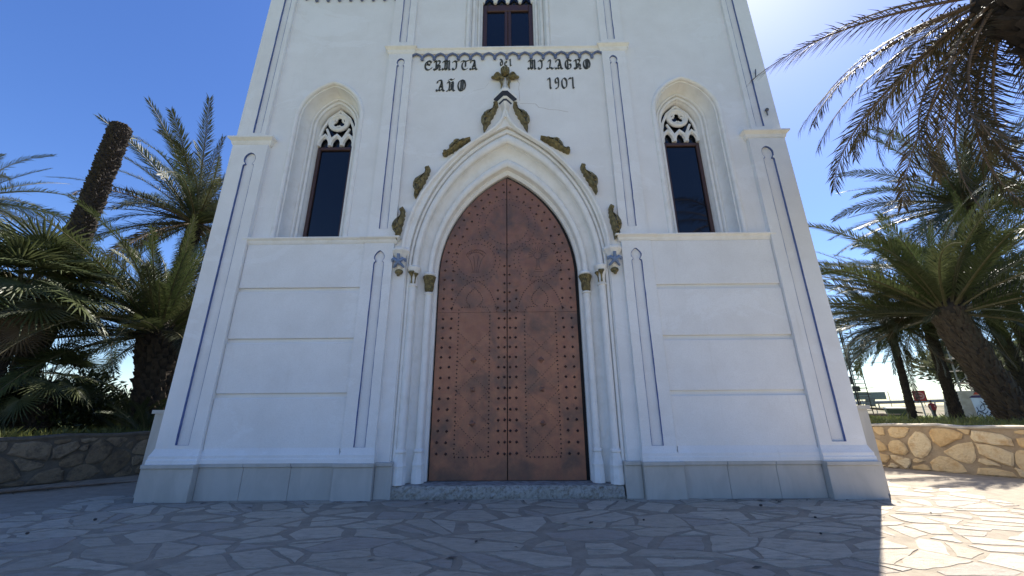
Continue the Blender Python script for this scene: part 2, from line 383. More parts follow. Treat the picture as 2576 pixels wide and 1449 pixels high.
def split(p, rs):                                                 # break some flags into angular shards
    n = len(p); a = rs.uniform(0, pi); cx_ = sum(q[0] for q in p)/n+rs.uniform(-.06, .06); cy_ = sum(q[1] for q in p)/n+rs.uniform(-.04, .04); nx, ny = math.cos(a), math.sin(a); g = rs.choice((.010, .018, .03)); out = []
    for sg in (1, -1):
        res = []
        for i in range(n):
            A, B = p[i], p[(i+1) % n]; da = ((A[0]-cx_)*nx+(A[1]-cy_)*ny)*sg-g; db = ((B[0]-cx_)*nx+(B[1]-cy_)*ny)*sg-g
            if da >= 0: res.append(A)
            if (da < 0) != (db < 0): t = da/(da-db); res.append((A[0]+(B[0]-A[0])*t, A[1]+(B[1]-A[1])*t))
        if len(res) >= 3: out.append(res)
    return out
flags = []
cells2 = []
for p in cells:
    if p: cells2 += split(p, rs) if rs.random() < .38 else [p]
def warp(x, y): return (x+.16*noise.noise(Vector((x*.5, y*.9, 1.3))), y+.20*noise.noise(Vector((x*.45, y*.6, 7.7))))
for p in cells2:
    if not p: continue
    p = [warp(q[0]*AN, q[1]) for q in p]; p = clean(p, .03)
    if len(p) < 3 or area(p) < .02: continue
    cx_ = sum(q[0] for q in p)/len(p); cy_ = sum(q[1] for q in p)/len(p)
    if not inside_court(cx_, cy_, .22): continue
    if abs(cx_) < 6.3 and cy_ > -.02 and not abs(cx_) > 6.15: continue
    if any(not inside_court(q[0], q[1], .03) for q in p): continue
    th = rs.uniform(-.35, .35); ca, sa = math.cos(th), math.sin(th)
    p = roughen(p, .11, .017, rs)
    d = math.hypot(cx_-CAM.x, cy_-CAM.y)
    v = (Vector((cx_, cy_, 0))-CAM); z = v.dot(FW); u = 1288+FPX*v.dot(RT)/z if z > .3 else -9e9; vv = 724.5-FPX*v.dot(UP)/z if z > .3 else 9e9
    vis = -120 < u < 2700 and vv < 1560
    flags.append((vis, area(p)/d**3 if vis else 0, cx_, cy_, p))
flags.sort(key=lambda t: (-t[0], -t[1]))
def flag_mesh(mb, p, cx_, cy_, h, tx, ty, ox=0, oy=0):
    n = len(p); r0 = [(x-ox, y-oy, -.003) for x, y in p]
    r1 = [(x-ox, y-oy, h*.72+tx*(x-cx_)+ty*(y-cy_)) for x, y in p]; r2 = []
    for x, y in p:
        L = math.hypot(x-cx_, y-cy_); k = max(.5, 1-.010/L); r2.append((cx_+(x-cx_)*k-ox, cy_+(y-cy_)*k-oy, h+tx*(x-cx_)+ty*(y-cy_)))
    b0 = len(mb.v); mb.rows([r0, r1, r2], True); mb.f.append(tuple(range(b0+2*n, b0+3*n))); mb.mi.append(mb.cur)
rest = MB()
for i, (vis, sc, cx_, cy_, p) in enumerate(flags):
    h = rs.uniform(.004, .009); tx, ty = rs.uniform(-.006, .006), rs.uniform(-.006, .006)
    if vis and i < 300:
        k = MB(); flag_mesh(k, p, cx_, cy_, h, tx, ty, cx_, cy_)
        o = k.build('paving_stone', 'flagstone', pave, recalc=False); o.location = (cx_, cy_, 0)
    else: flag_mesh(rest, p, cx_, cy_, h, tx, ty)
rest.build('paving_stones', 'flagstone', pave, recalc=False, kind='stuff')

# ------------------------------------------------------------------ rubble garden walls
def stone_wall(A, B, H, label, seed, mats=('wall_mortar', 'coping', 'wall_stone')):
    """A -> B along the foot of the visible face; the earth side lies to the left of A->B if side>0"""
    rs = random.Random(seed); d = (B-A).normalized(); L = (B-A).length
    n = Vector((d.y, -d.x));
    if n.dot(cen-A) < 0: n = -n                                    # n points into the court
    w = thing('stone_wall', label, 'wall', (A.x, A.y, 0), 0)
    def P(s, t, z): q = d*s+n*t; return (q.x, q.y, z)
    k = MB(); segs = int(L/.4); T = .36
    top = [H+.015*math.sin(i*1.7)+rs.uniform(-.012, .012) for i in range(segs+1)]
    prof = lambda s, h: [P(s, 0, -.1), P(s, -.012, .4*h), P(s, -.02, h-.05), P(s, -T+.02, h-.05), P(s, -T, -.1)]
    k.rows([prof(L*i/segs, top[i]) for i in range(segs+1)], True, True); k.build('mortar_core', mats[0], w)
    k = MB(); k.rows([[P(L*i/segs, .012+rs.uniform(-.008, .008), top[i]-.05), P(L*i/segs, .006, top[i]-.012), P(L*i/segs, -.05, top[i]), P(L*i/segs, -T+.05, top[i]+.005), P(L*i/segs, -T-.01, top[i]-.05)] for i in range(segs+1)], True, True)
    k.build('coping', mats[1], w, smooth=50)
    pts = []; s = .0; row = 0; st = .245
    z = .10
    while z < H-.04:
        s = (row % 2)*.2
        while s < L:
            pts.append((s+rs.uniform(-.15, .15), z+rs.uniform(-.085, .085))); s += rs.uniform(.17, .50)
        z += st*.78; row += 1
    gaps = [rs.choice((.008, .014, .024, .04)) for _ in pts]; wts = [rs.uniform(-.05, .06) for _ in pts]
    for p in voronoi(pts, gaps, wts, 1.3, (0, L, .012, H-.075)):
        if not p: continue
        p = clean(p, .04)
        if len(p) < 3 or area(p) < .012: continue
        q = []                                                     # soften the corners once
        for i in range(len(p)):
            a, b2 = p[i], p[(i+1) % len(p)]; f1 = rs.uniform(.14, .32); f2 = rs.uniform(.68, .86)
            q += [(a[0]+(b2[0]-a[0])*f1, a[1]+(b2[1]-a[1])*f1), (a[0]+(b2[0]-a[0])*f2, a[1]+(b2[1]-a[1])*f2)]
        q = roughen(q, .09, .014, rs); cx_ = sum(u[0] for u in q)/len(q); cy_ = sum(u[1] for u in q)/len(q)
        hp = rs.uniform(.008, .055); k = MB(); m_ = len(q); rr = []
        for f, t in ((1.0, -.03), (.985, hp*.55), (.84, hp)):
            rr.append([P(cx_+(u[0]-cx_)*f, t+(rs.uniform(-.005, .005) if f < .9 else 0)-.02*u[1]/H, cy_+(u[1]-cy_)*f) for u in q])
        k.rows(rr, True); b0 = len(k.v); k.v.append(P(cx_, hp+.006-.02*cy_/H, cy_)); o0 = 2*m_
        k.f += [(o0+i, o0+(i+1) % m_, b0) for i in range(m_)]; k.mi += [0]*m_
        k.build('stone', mats[2], w)
    return w
stone_wall(LWA, LWB, .93, 'low rubble stone garden wall in shade left of the chapel', 11, ('shaded_mortar', 'shaded_mortar', 'shaded_stone'))
stone_wall(RWA, RWB, 1.0, 'low golden rubble stone garden wall with sunlit top right of the chapel', 12)

# ------------------------------------------------------------------ chapel
chapel = thing('chapel', 'white plastered gothic revival chapel with blue trim and studded copper door', 'chapel')
def part(mb, name, mats, parent=None, smooth=0, **kw): return mb.build(name, mats, parent or chapel, smooth, **kw)
def arch(a, zs, c, d, zb, n=18, k=0.0, x0=0.0):                    # pointed arch outline, left foot -> apex -> right foot
    Rr = a+c+d; th = math.acos(c/Rr); pl = [(c-Rr*math.cos(th*i/n), zs+Rr*math.sin(th*i/n)*(1+k*d)) for i in range(n+1)]
    L = [(pl[0][0], zb)]+pl; return [(x0+x, z) for x, z in L]+[(x0-x, z) for x, z in reversed(L[:-1])]
def arc_prof(cd_, cy_, r, a0, a1, n=6): return [(cd_+r*math.cos(R(a0+(a1-a0)*i/n)), cy_+r*math.sin(R(a0+(a1-a0)*i/n))) for i in range(n+1)]
def arch_sweep(mb, prof, a, zs, c, zb, k=0.0, x0=0.0, n=18):
    mb.rows([[(x, y, z) for x, z in arch(a, zs, c, d, zb, n, k, x0)] for d, y in prof])
DA, DZS, DC, DK = 1.44, 4.0, 1.264, .25                            # door opening: half width, springing, arc centre
WA, WZS, WC, WX = .42, 7.72, .29, 4.03                             # lancets
TA, TZS, TC, TX = .655, 12.05, .6, .02                             # upper window
HT = 13.2
front = [(-5.96, 0), (5.96, 0), (5.96, HT), (4.2, HT), (0, HT+3.6), (-4.2, HT), (-5.96, HT)]
holes = [list(reversed(arch(DA, DZS, DC, .57, .02, 18, DK))), list(reversed(arch(WA, WZS, WC, .375, 4.66, 14, 0, -WX))),
         list(reversed(arch(WA, WZS, WC, .375, 4.66, 14, 0, WX))), list(reversed(arch(TA, TZS, TC, .395, 9.63, 12, 0, TX)))]
k = MB(); k.plate([front]+holes, 0, .62); part(k, 'front_wall', 'plaster')
NH = 9.3
k = MB(); k.box(-5.9, -5.45, .63, 14, 0, NH); k.box(5.45, 5.9, .63, 14, 0, NH); k.box(-5.44, 5.44, 13.5, 13.99, 0, NH); part(k, 'side_wall', 'plaster')
k = MB(); k.add([(-6.2, .63, NH), (0, .63, NH+2.9), (0, 14.3, NH+2.9), (-6.2, 14.3, NH), (6.2, .63, NH), (6.2, 14.3, NH), (-6.2, .63, NH-.15), (6.2, .63, NH-.15), (6.2, 14.3, NH-.15), (-6.2, 14.3, NH-.15)],
      [(0,3,2,1), (1,2,5,4), (6,7,8,9), (0,1,4,7,6), (3,9,8,5,2), (0,6,9,3), (4,5,8,7)]); part(k, 'roof', 'roof_tile')

# portal: moulded orders, hood, columns
prof = [(0,.50),(0,.36),(.035,.325),(.055,.325),(.062,.285)]+arc_prof(.122,.232,.056,150,390,9)+[(.182,.285),(.20,.268),(.235,.262),(.275,.245),(.31,.21),(.330,.165),(.340,.125),(.347,.135)]+arc_prof(.408,.085,.058,150,390,9)+[(.468,.130),(.474,.09)]+arc_prof(.505,.058,.027,160,380,6)+[(.540,.072),(.552,.03),(.60,.02)]
k = MB(); arch_sweep(k, prof, DA, DZS, DC, .2, DK, 0, 26); part(k, 'archivolt', 'smooth_plaster', smooth=35)
og = [(-2.08,4.42),(-2.07,4.68),(-2.02,4.99),(-1.92,5.35),(-1.77,5.71),(-1.58,6.02),(-1.33,6.37),(-1.05,6.70),(-.82,6.90),(-.62,7.05),(-.43,7.19),(-.28,7.32),(-.17,7.46),(-.10,7.60),(-.06,7.76)]
oc = -.035
ogs = og+[(2*oc-x, z) for x, z in reversed(og)]
def off(pl, dd):                                                   # offset open polyline to its left
    out = []
    for i in range(len(pl)):
        a, b2 = pl[max(i-1, 0)], pl[min(i+1, len(pl)-1)]; dx, dz = b2[0]-a[0], b2[1]-a[1]; L = math.hypot(dx, dz); out.append((pl[i][0]-dz/L*dd, pl[i][1]+dx/L*dd))
    return out
inn = arch(DA, DZS, DC, .54, 4.42, 18, DK)
k = MB(); k.plate([list(reversed(ogs))+[(-2.079, 4.419)]+inn], -.028, .03); part(k, 'hood_field', 'smooth_plaster')
k = MB(); L = og; w0 = off(L, .035); w1 = off(L, -.05)
def lim(pl): return [(min(x, oc), z) for x, z in pl]
for sgn in (1, -1):
    fx = (lambda x: x) if sgn == 1 else (lambda x: 2*oc-x)
    k.rows([[(fx(x), .02, z) for x, z in lim(w0)], [(fx(x), -.075, z) for x, z in lim(off(L, .028))], [(fx(x), -.095, z) for x, z in lim(off(L, .006))], [(fx(x), -.085, z) for x, z in lim(off(L, -.03))], [(fx(x), -.028, z) for x, z in lim(off(L, -.06))]])
part(k, 'hood_mould', 'smooth_plaster', smooth=40)
for sx in (-1, 1):
    for (xc, yc, r, zc) in ((1.562, .228, .066, 3.62), (1.848, .083, .069, 3.74)):
        k = MB(); x = sx*xc-.01
        k.lathe([(r*1.75,.2),(r*1.75,.36),(r*1.62,.40),(r*1.62,.47),(r*1.75,.49),(r*1.6,.52),(r*1.25,.64),(r*1.15,.68),(r*1.42,.70),(r*1.42,.725),(r*1.1,.745),(r,.78)], x, yc, 8); part(k, 'column_base', 'smooth_plaster', smooth=25)
        k = MB(); k.lathe([(r,.775),(r,zc-.055),(r*1.3,zc-.045),(r*1.35,zc-.02),(r*1.05,zc-.008)], x, yc, 16); part(k, 'column', 'smooth_plaster', smooth=40)
        cap = MB()
        if xc < 1.7:                                               # carved gilt capital
            prf = []
            for i in range(9):
                t = i/8; prf.append((r*(1.02+.12*t+.50*t**3), zc+.33*t))
            cap.lathe(prf, x, yc, 14)
            for j in range(9):                                     # leaf ribs
                a = pi+pi*j/8; path = [(x+math.cos(a+.25*math.sin(i))*r*(1.10+.1*t+.5*t**3), yc+math.sin(a+.25*math.sin(i))*r*(1.10+.1*t+.5*t**3), zc+.02+.30*t) for i, t in enumerate((0,.25,.5,.75,1))]
                cap.tube(path, [.012,.02,.014,.022,.028], 5)
            cobj = part(cap, 'capital', 'gilding', smooth=50)
            q = MB(); q.lathe([(r*1.55,zc+.335),(r*1.75,zc+.35),(r*1.75,zc+.375),(r*1.5,zc+.40),(r*1.1,zc+.41)], x, yc, 16); part(q, 'abacus', 'smooth_plaster', cobj, 40)
        else:
            cap.lathe([(r*.95,zc),(r*1.0,zc+.08),(r*1.2,zc+.18),(r*1.6,zc+.26)], x, yc, 16); cobj = part(cap, 'capital', 'smooth_plaster', smooth=50)
            q = MB(); q.lathe([(r*1.6,zc+.262),(r*1.95,zc+.32),(r*2.0,zc+.345),(r*1.8,zc+.36),(r*1.05,zc+.37)], x, yc, 16); part(q, 'abacus', 'smooth_plaster', cobj, 40)
            for da, sc in ((-1.75, 1.0), (-1.75+sx*-.9, .7)):
                q = MB(); ca, sa = math.cos(da), math.sin(da); rr = lambda t: r*(1.08+.62*t*t)
                q.tube([(x+ca*rr(t), yc+sa*rr(t), zc+.01+.24*t*(1 if sc == 1 else .85)) for t in (0,.3,.55,.75,.9,1)], [.022*sc,.014*sc,.018*sc,.040*sc,.066*sc,.05*sc], 7); part(q, 'gilt_flower', 'gilding', cobj, 50)
    # corbel carrying the hood: octagonal ledge, crossed blue leaves, gilt boss
    x = sx*2.10-.02; k = MB()
    k.lathe([(.05,4.02),(.085,4.06),(.10,4.16),(.09,4.22),(.13,4.30),(.185,4.375),(.195,4.385),(.195,4.43),(.165,4.45),(.06,4.46)], x, .02, 8, pi/8, 2*pi+pi/8); cobj = part(k, 'corbel', 'smooth_plaster', smooth=20)
    for s2 in (-1, 1):
        q = MB(); q.tube([(x-s2*.10,-.055,4.05),(x-s2*.05,-.11,4.10),(x+s2*.02,-.13,4.155),(x+s2*.085,-.125,4.205),(x+s2*.125,-.10,4.195),(x+s2*.13,-.09,4.155)], [.02,.028,.032,.034,.03,.018], 8); part(q, 'blue_leaf', 'pale_blue', cobj, 50)
    q = MB(); q.tube([(x,-.11,4.14),(x,-.14,4.22),(x,-.16,4.30)], [.03,.034,.03], 8); part(q, 'blue_leaf', 'pale_blue', cobj, 50)
    q = MB(); q.ball((x, -.03, 3.965), .075, 1.1, .9, .75, 10, 7); q.ball((x, -.06, 3.90), .035, 1, 1, 1.1, 8, 5); part(q, 'gilt_boss', 'gilding', cobj, 50)

# crockets: gilt scrolled leaves riding on the hood
CK = [(0,0),(.09,.035),(.17,.085),(.205,.15),(.235,.25),(.30,.37),(.41,.455),(.53,.465),(.64,.41),(.715,.29),(.765,.205),(.815,.20),(.86,.27),(.94,.30),(1.0,.24),(1.0,.14),(.94,.075),(.87,.085),(.83,.045),(.77,.065),(.71,.01),(.64,.05),(.55,.0),(.46,.035),(.36,-.01),(.27,.02),(.17,.0)]
def crocket(T, H, side):
    T = Vector(T); H = Vector(H); ax = H-T; Ln = ax.length; ux = ax/Ln; vx = Vector((-ux.y, ux.x))*side
    jr = random.Random(int(T.x*100)+7)
    def W(u, v, y): q = T+ux*(u*Ln)+vx*(v*.66*Ln); return (q.x, y, q.y)
    sp = lambda u: .02+.19*math.sin(pi*min(1, u*1.02))**.7 if u < .78 else .185
    ck = [(u+jr.uniform(-.012,.012), v+jr.uniform(-.012,.012)) for u, v in CK]
    k = MB(); n = len(ck); rr = []
    for f, y in ((0, .01), (.0, -.05), (.14, -.085), (.5, -.12), (.85, -.135)): rr.append([W(u, v+(sp(max(0, min(1, u)))-v)*f, y) for u, v in ck])
    k.rows(rr, True); o = part(k, 'crocket', 'gilding', smooth=50)
    for (u0, v0, r0) in ((.45+jr.uniform(-.03,.03), .24, .115), (.92, .19, .055), (.24, .10, .06)):   # scrolls
        q = MB(); q.tube([W(u0+r0*(1-t*.75)*math.cos(a), v0+r0*(1-t*.75)*math.sin(a), -.135-.02*t) for t, a in ((i/11, 1.2+i*.85) for i in range(12))], [.020-.008*i/11 for i in range(12)], 5)
        part(q, 'scroll', 'gilding', o, 60)
for T, H, sd_ in (((-.51,7.22),(-.14,7.94),1),((-.80,7.02),(-1.32,6.56),-1),((-1.91,5.59),(-1.58,6.27),1),((-2.19,4.61),(-2.05,5.32),1),
                 ((.45,7.22),(.07,7.92),-1),((.73,7.03),(1.30,6.59),1),((1.85,5.63),(1.50,6.28),-1),((2.15,4.60),(2.02,5.33),-1)): crocket(T, H, sd_)
# finial: octagonal ledges with navy undersides, stem, gilt fleuron
FX = -.04
def collar(mb, prof, cx_, cy_=.02):
    mb.rows([[(cx_+r, cy_, z), (cx_+r, cy_-r*.22, z), (cx_+r*.22, cy_-r*1.12, z), (cx_-r*.22, cy_-r*1.12, z), (cx_-r, cy_-r*.22, z), (cx_-r, cy_, z)] for r, z in prof], True, True)
k = MB(); collar(k, [(.085,7.60),(.08,7.80),(.10,7.93),(.125,8.0)], FX); collar(k, [(.150,8.031),(.165,8.05),(.175,8.082)], FX)
collar(k, [(.262,8.131),(.27,8.20),(.25,8.225),(.17,8.29),(.10,8.38),(.065,8.48),(.055,8.70),(.03,8.78)], FX); fin = part(k, 'finial', 'smooth_plaster', smooth=20)
k = MB(); collar(k, [(.125,8.001),(.150,8.03)], FX); part(k, 'navy_band', 'navy_paint', fin)
k = MB(); collar(k, [(.176,8.083),(.262,8.13)], FX); part(k, 'navy_band', 'navy_paint', fin)
for sx in (-1, 1):
    k = MB(); k.tube([(FX+sx*.10,-.03,8.43),(FX+sx*.075,-.08,8.50),(FX+sx*.10,-.09,8.58),(FX+sx*.06,-.09,8.66)], [.008,.03,.035,.02], 7); part(k, 'gilt_leaf', 'gilding', fin, 50)
    k = MB(); k.ball((FX+sx*.17,-.06,8.755), .10, 1.1, .75, .85, 12, 8); k.ball((FX+sx*.27,-.06,8.73), .05, 1.2, .8, .9, 8, 6); k.ball((FX+sx*.07,-.07,8.70), .05, 1.1, .8, .8, 8, 6)
    k.tube([(FX+sx*(.17+.06*(1-i/10)*math.cos(i*.9)),-.13-.008*math.sin(i),8.755+.055*(1-i/10)*math.sin(i*.9)) for i in range(10)], .014, 5); part(k, 'gilt_lobe', 'gilding', fin, 50)
k = MB(); k.ball((FX,-.06,8.90), .115, .92, .75, 1.15, 12, 8)
for j in range(5): a = -pi/2+(j-2)*.55; k.tube([(FX+.105*math.cos(a)*math.sin(t)*.95,-.06+.09*math.sin(a)*math.sin(t)*1.05,8.90-.13*math.cos(t)) for t in (.5,1,1.5,2,2.5)], [.012,.022,.02,.022,.014], 5)
part(k, 'gilt_bud', 'gilding', fin, 50)

# blackletter inscription, drawn with a broad nib
NIB = R(42)
GL = {
'E': [[(.70,.90),(.44,.98),(.18,.80),(.08,.50),(.16,.20),(.42,.03),(.72,.10),(.86,.24)],[(.12,.52),(.40,.60),(.66,.52)],[(.70,.90),(.80,.80),(.70,.70)],[(.36,.86),(.36,.56)]],
'R': [[(.08,.82),(.20,.96),(.30,.86),(.30,.10),(.18,.02),(.04,.14)],[(.30,.90),(.58,.98),(.76,.86),(.62,.60),(.42,.54)],[(.46,.54),(.72,.46),(.78,.26),(.70,.06),(.88,.02)],[(.30,.06),(.50,.14),(.52,.46)]],
'M': [[(.02,.80),(.14,.96),(.26,.86),(.30,.55),(.24,.20),(.08,.02),(-.04,.18)],[(.32,.84),(.46,.96),(.52,.84),(.52,.10),(.44,.04)],[(.54,.86),(.70,.96),(.78,.84),(.78,.14),(.90,.03)],[(.30,.62),(.50,.74)],[(.28,.20),(.44,.06)]],
'I': [[(.12,.80),(.30,.96),(.52,.84),(.78,.96)],[(.54,.86),(.54,.30),(.40,.06),(.16,.06),(.10,.20)]],
'T': [[(.00,.84),(.20,.96),(.52,.90),(.92,.98)],[(.40,.90),(.18,.70),(.12,.40),(.24,.12),(.50,.03),(.78,.16)],[(.54,.86),(.54,.34)]],
'A': [[(.06,.74),(.10,.92),(.34,.98),(.52,.88),(.66,.16),(.84,.03)],[(.52,.86),(.40,.52),(.26,.14),(.10,.02),(-.02,.16)],[(.30,.40),(.60,.40)],[(.30,.12),(.46,.06),(.56,.20)]],
'L': [[(.22,.78),(.36,.97),(.50,.86),(.44,.50),(.36,.18),(.14,.03),(.02,.14)],[(.30,.12),(.54,.16),(.74,.02),(.90,.18)]],
'G': [[(.66,.92),(.38,.98),(.14,.78),(.08,.48),(.16,.18),(.40,.03),(.68,.10),(.76,.34),(.66,.52),(.48,.46)],[(.38,.90),(.38,.12)],[(.66,.92),(.80,.82)]],
'O': [[(.50,.98),(.22,.88),(.08,.52),(.20,.14),(.46,.03),(.74,.14),(.86,.50),(.74,.86),(.50,.98)],[(.40,.92),(.40,.10)],[(.60,.88),(.60,.14)]],
'N': [[(.04,.72),(.14,.86),(.26,.76),(.28,.40),(.18,.06),(.02,.04)],[(.28,.66),(.52,.82),(.66,.72),(.66,.14),(.82,.03)],[(.30,.12),(.46,.10),(.50,.70)]],
'~': [[(.16,.98),(.34,1.08),(.52,1.0),(.72,1.08)]],
'd': [[(.10,.96),(.40,.86),(.66,.60),(.66,.22),(.44,.04),(.20,.14),(.12,.40),(.30,.62),(.60,.56)]],
'e': [[(.66,.10),(.40,.02),(.16,.18),(.16,.46),(.40,.64),(.62,.52),(.20,.30)]],
'l': [[(.26,.84),(.40,.98),(.44,.80),(.44,.14),(.60,.03),(.72,.10)]],
'1': [[(.14,.80),(.34,.97),(.50,.84),(.50,.16),(.66,.02)]],
'9': [[(.66,.62),(.42,.50),(.22,.64),(.26,.88),(.50,.98),(.70,.84),(.70,.34),(.54,.06),(.24,.04)]],
'0': [[(.50,.96),(.16,.74),(.16,.26),(.50,.03),(.84,.26),(.84,.74),(.50,.96)]],
'7': [[(.10,.82),(.24,.96),(.46,.90),(.72,.96),(.72,.16),(.86,.02)]],
}
ins = MB(); insc = None
def glyph(ch, x0, z0, w, h, nib, parent, slope=0.0):
    k = MB(); nv = Vector((math.cos(NIB), math.sin(NIB)))*nib*.5; y0, y1 = -.014, .002
    for st in GL[ch]+(GL['~'] if ch == 'N' else []):
        P = [Vector((x0+p[0]*w, z0+p[1]*h+slope*(p[0]*w))) for p in st]; Q = [P[0]]
        for i in range(len(P)-1):                                  # smooth the stroke
            a, b2 = P[i], P[i+1]; pa = P[i-1] if i else a; pb = P[i+2] if i+2 < len(P) else b2
            for t in (.33, .67, 1.0):
                Q.append(a*((-t+2*t*t-t**3)/2)*0+(.5*((2*a)+(b2-pa)*t+(2*pa-5*a+4*b2-pb)*t*t+(3*a-pa-3*b2+pb)*t**3)))
        k.rows([[(p.x+nv.x*s2+ox, y, p.y+nv.y*s2+oz) for s2, y, ox, oz in ((-1, y1, 0, 0), (-1, y0, 0, 0), (1, y0, 0, 0), (1, y1, 0, 0), (1, y1, -.006, .006), (-1, y1, -.006, .006))] for p in Q], True, True)
    return part(k, 'letter', 'letter_paint', parent)
k = MB(); k.plate([[(-1.98,8.995),(-.62,8.985),(-.62,8.983),(-1.98,8.993)]], -.001, .003); insc = part(k, 'inscription', 'plaster')
for word, xa, xb, za, zb, hh, nb in (('ERMITA', -1.96, -.66, 9.03, 9.02, .295, .047), ('MILAGRO', .50, 2.00, 9.01, 9.00, .295, .047), ('del', -.17, .14, 9.13, 9.12, .215, .036), ('ANO', -1.64, -.92, 8.40, 8.40, .33, .047), ('1907', .92, 1.58, 8.43, 8.43, .325, .045)):
    n = len(word); pit = (xb-xa)/n
    for i, ch in enumerate(word): glyph(ch, xa+pit*i+pit*.03, za+(zb-za)*i/n, pit*.90, hh, nb, insc)
# hairline cracks in the render
for pl in (((-.42,8.64),(-.52,8.48),(-.64,8.45),(-.77,8.41),(-.95,8.29),(-1.04,8.18),(-1.19,8.04)), ((.23,8.71),(.29,8.60),(.27,8.48),(.28,8.37),(.29,8.10)), ((.30,8.03),(.47,8.025),(.65,8.01),(.72,7.91),(.83,7.89),(.94,7.85),(1.16,7.83),(1.38,7.77))):
    k = MB(); k.rows([[(x+.0035, -.0012, z+.003), (x-.0035, -.0012, z-.003)] for x, z in pl]); part(k, 'hairline_crack', 'concrete', recalc=False)

# pilasters and buttresses with sunk, blue edged panels
def keyhole(x0, x1, z0, z1, pointed):
    w = (x1-x0)/2; xc = (x0+x1)/2; h = 2.9*w
    prof = [(1,-h),(.98,-.92*h),(.66,-.86*h),(.70,-.80*h),(.98,-.66*h),(1.06,-.50*h),(1.0,-.33*h),(.80,-.19*h),(.45,-.07*h)] if not pointed else [(1,-h),(.94,-.90*h),(.66,-.82*h),(.72,-.75*h),(1.0,-.60*h),(1.05,-.46*h),(.88,-.30*h),(.52,-.13*h),(.20,-.035*h)]
    L = [(-1, z0)]+[(-p, z1+q) for p, q in prof]
    pts = [(xc+a*w, z) for a, z in L]+[(xc, z1)]+[(xc-a*w, z) for a, z in reversed(L)]
    return pts                                                     # clockwise from lower left
def sunk_shaft(name, x0, x1, z0, z1, p, hole, depth=.034, line=.0075, parent=None):
    k = MB(); k.plate([[(x0,z0),(x1,z0),(x1,z1),(x0,z1)], hole], -p, -p+depth); k.box(x0, x1, -p+depth+.0005, .10, z0, z1); o = part(k, name, 'plaster', parent)
    q = MB(); n = len(hole); cx_ = sum(a for a, _ in hole)/n; cz_ = sum(a for _, a in hole)/n
    jr = random.Random(int(x0*77+z0*13)); ins_ = []
    for i in range(n):                                             # reveal, brushed over in blue
        a, c2 = hole[i-1], hole[(i+1) % n]; dx, dz = c2[0]-a[0], c2[1]-a[1]; L = math.hypot(dx, dz) or 1; ins_.append((dz/L, -dx/L))
    rws = [[], [], []]
    for i in range(n+1):
        a = hole[i % n]; b2 = hole[(i+1) % n]; L = math.hypot(b2[0]-a[0], b2[1]-a[1]); sg = max(1, int(L/.16)) if i < n else 1
        for j in range(sg):
            t = j/sg; x, z = a[0]+(b2[0]-a[0])*t, a[1]+(b2[1]-a[1])*t; nx, nz = ins_[i % n] if j == 0 else ((b2[1]-a[1])/L, -(b2[0]-a[0])/L)
            lw = line*jr.uniform(.4, 1.5); wv = jr.uniform(-.003, .003)
            rws[0].append((x-nx*lw, -p-.0015, z-nz*lw)); rws[1].append((x+nx*.001, -p-.0015, z+nz*.001)); rws[2].append((x+nx*(.002+wv*.3), -p+depth-.001, z+nz*.002))
    q.rows(rws[:] if line > 0 else rws[1:]); part(q, 'blue_edging', 'blue_paint', o, recalc=False)
    return o
def cornice(name, x0, x1, z0, z1, p, ends=True, parent=None):      # small classical ledge: fillet, cyma, top slab
    h = z1-z0; pr = [(0,-.06+.06),(.0,0),(.2,.25),(.35,.35),(.55,.42),(.75,.85),(.82,1),(1,1),(1,.98)]
    k = MB(); rws = []
    for t, e in pr[1:]:
        y = -.001-p*(.35+.65*e); ex = p*.55*e if ends else 0
        rws.append([(x0-ex, .08, z0+h*t), (x0-ex, y, z0+h*t), (x1+ex, y, z0+h*t), (x1+ex, .08, z0+h*t)])
    k.rows(rws, True, True); return part(k, name, 'smooth_plaster', parent)
def base_mould(x0, x1, p0, p1, z0=.56, z1=.80):
    k = MB(); rws = []
    for t, e in ((0,1),(.25,.98),(.33,.80),(.52,.78),(.60,.60),(.75,.35),(1,0)):
        y = -p1-(p0-p1)*e; ex = (p0-p1)*.6*e; rws.append([(x0-ex, .05, z0+(z1-z0)*t), (x0-ex, y, z0+(z1-z0)*t), (x1+ex, y, z0+(z1-z0)*t), (x1+ex, .05, z0+(z1-z0)*t)])
    k.rows(rws, True, True); part(k, 'base_moulding', 'plaster')
def mx(pts, s): return pts if s > 0 else [(-x, z) for x, z in reversed(pts)]
def sp_(a, b2, s): return (a, b2) if s > 0 else (-b2, -a)
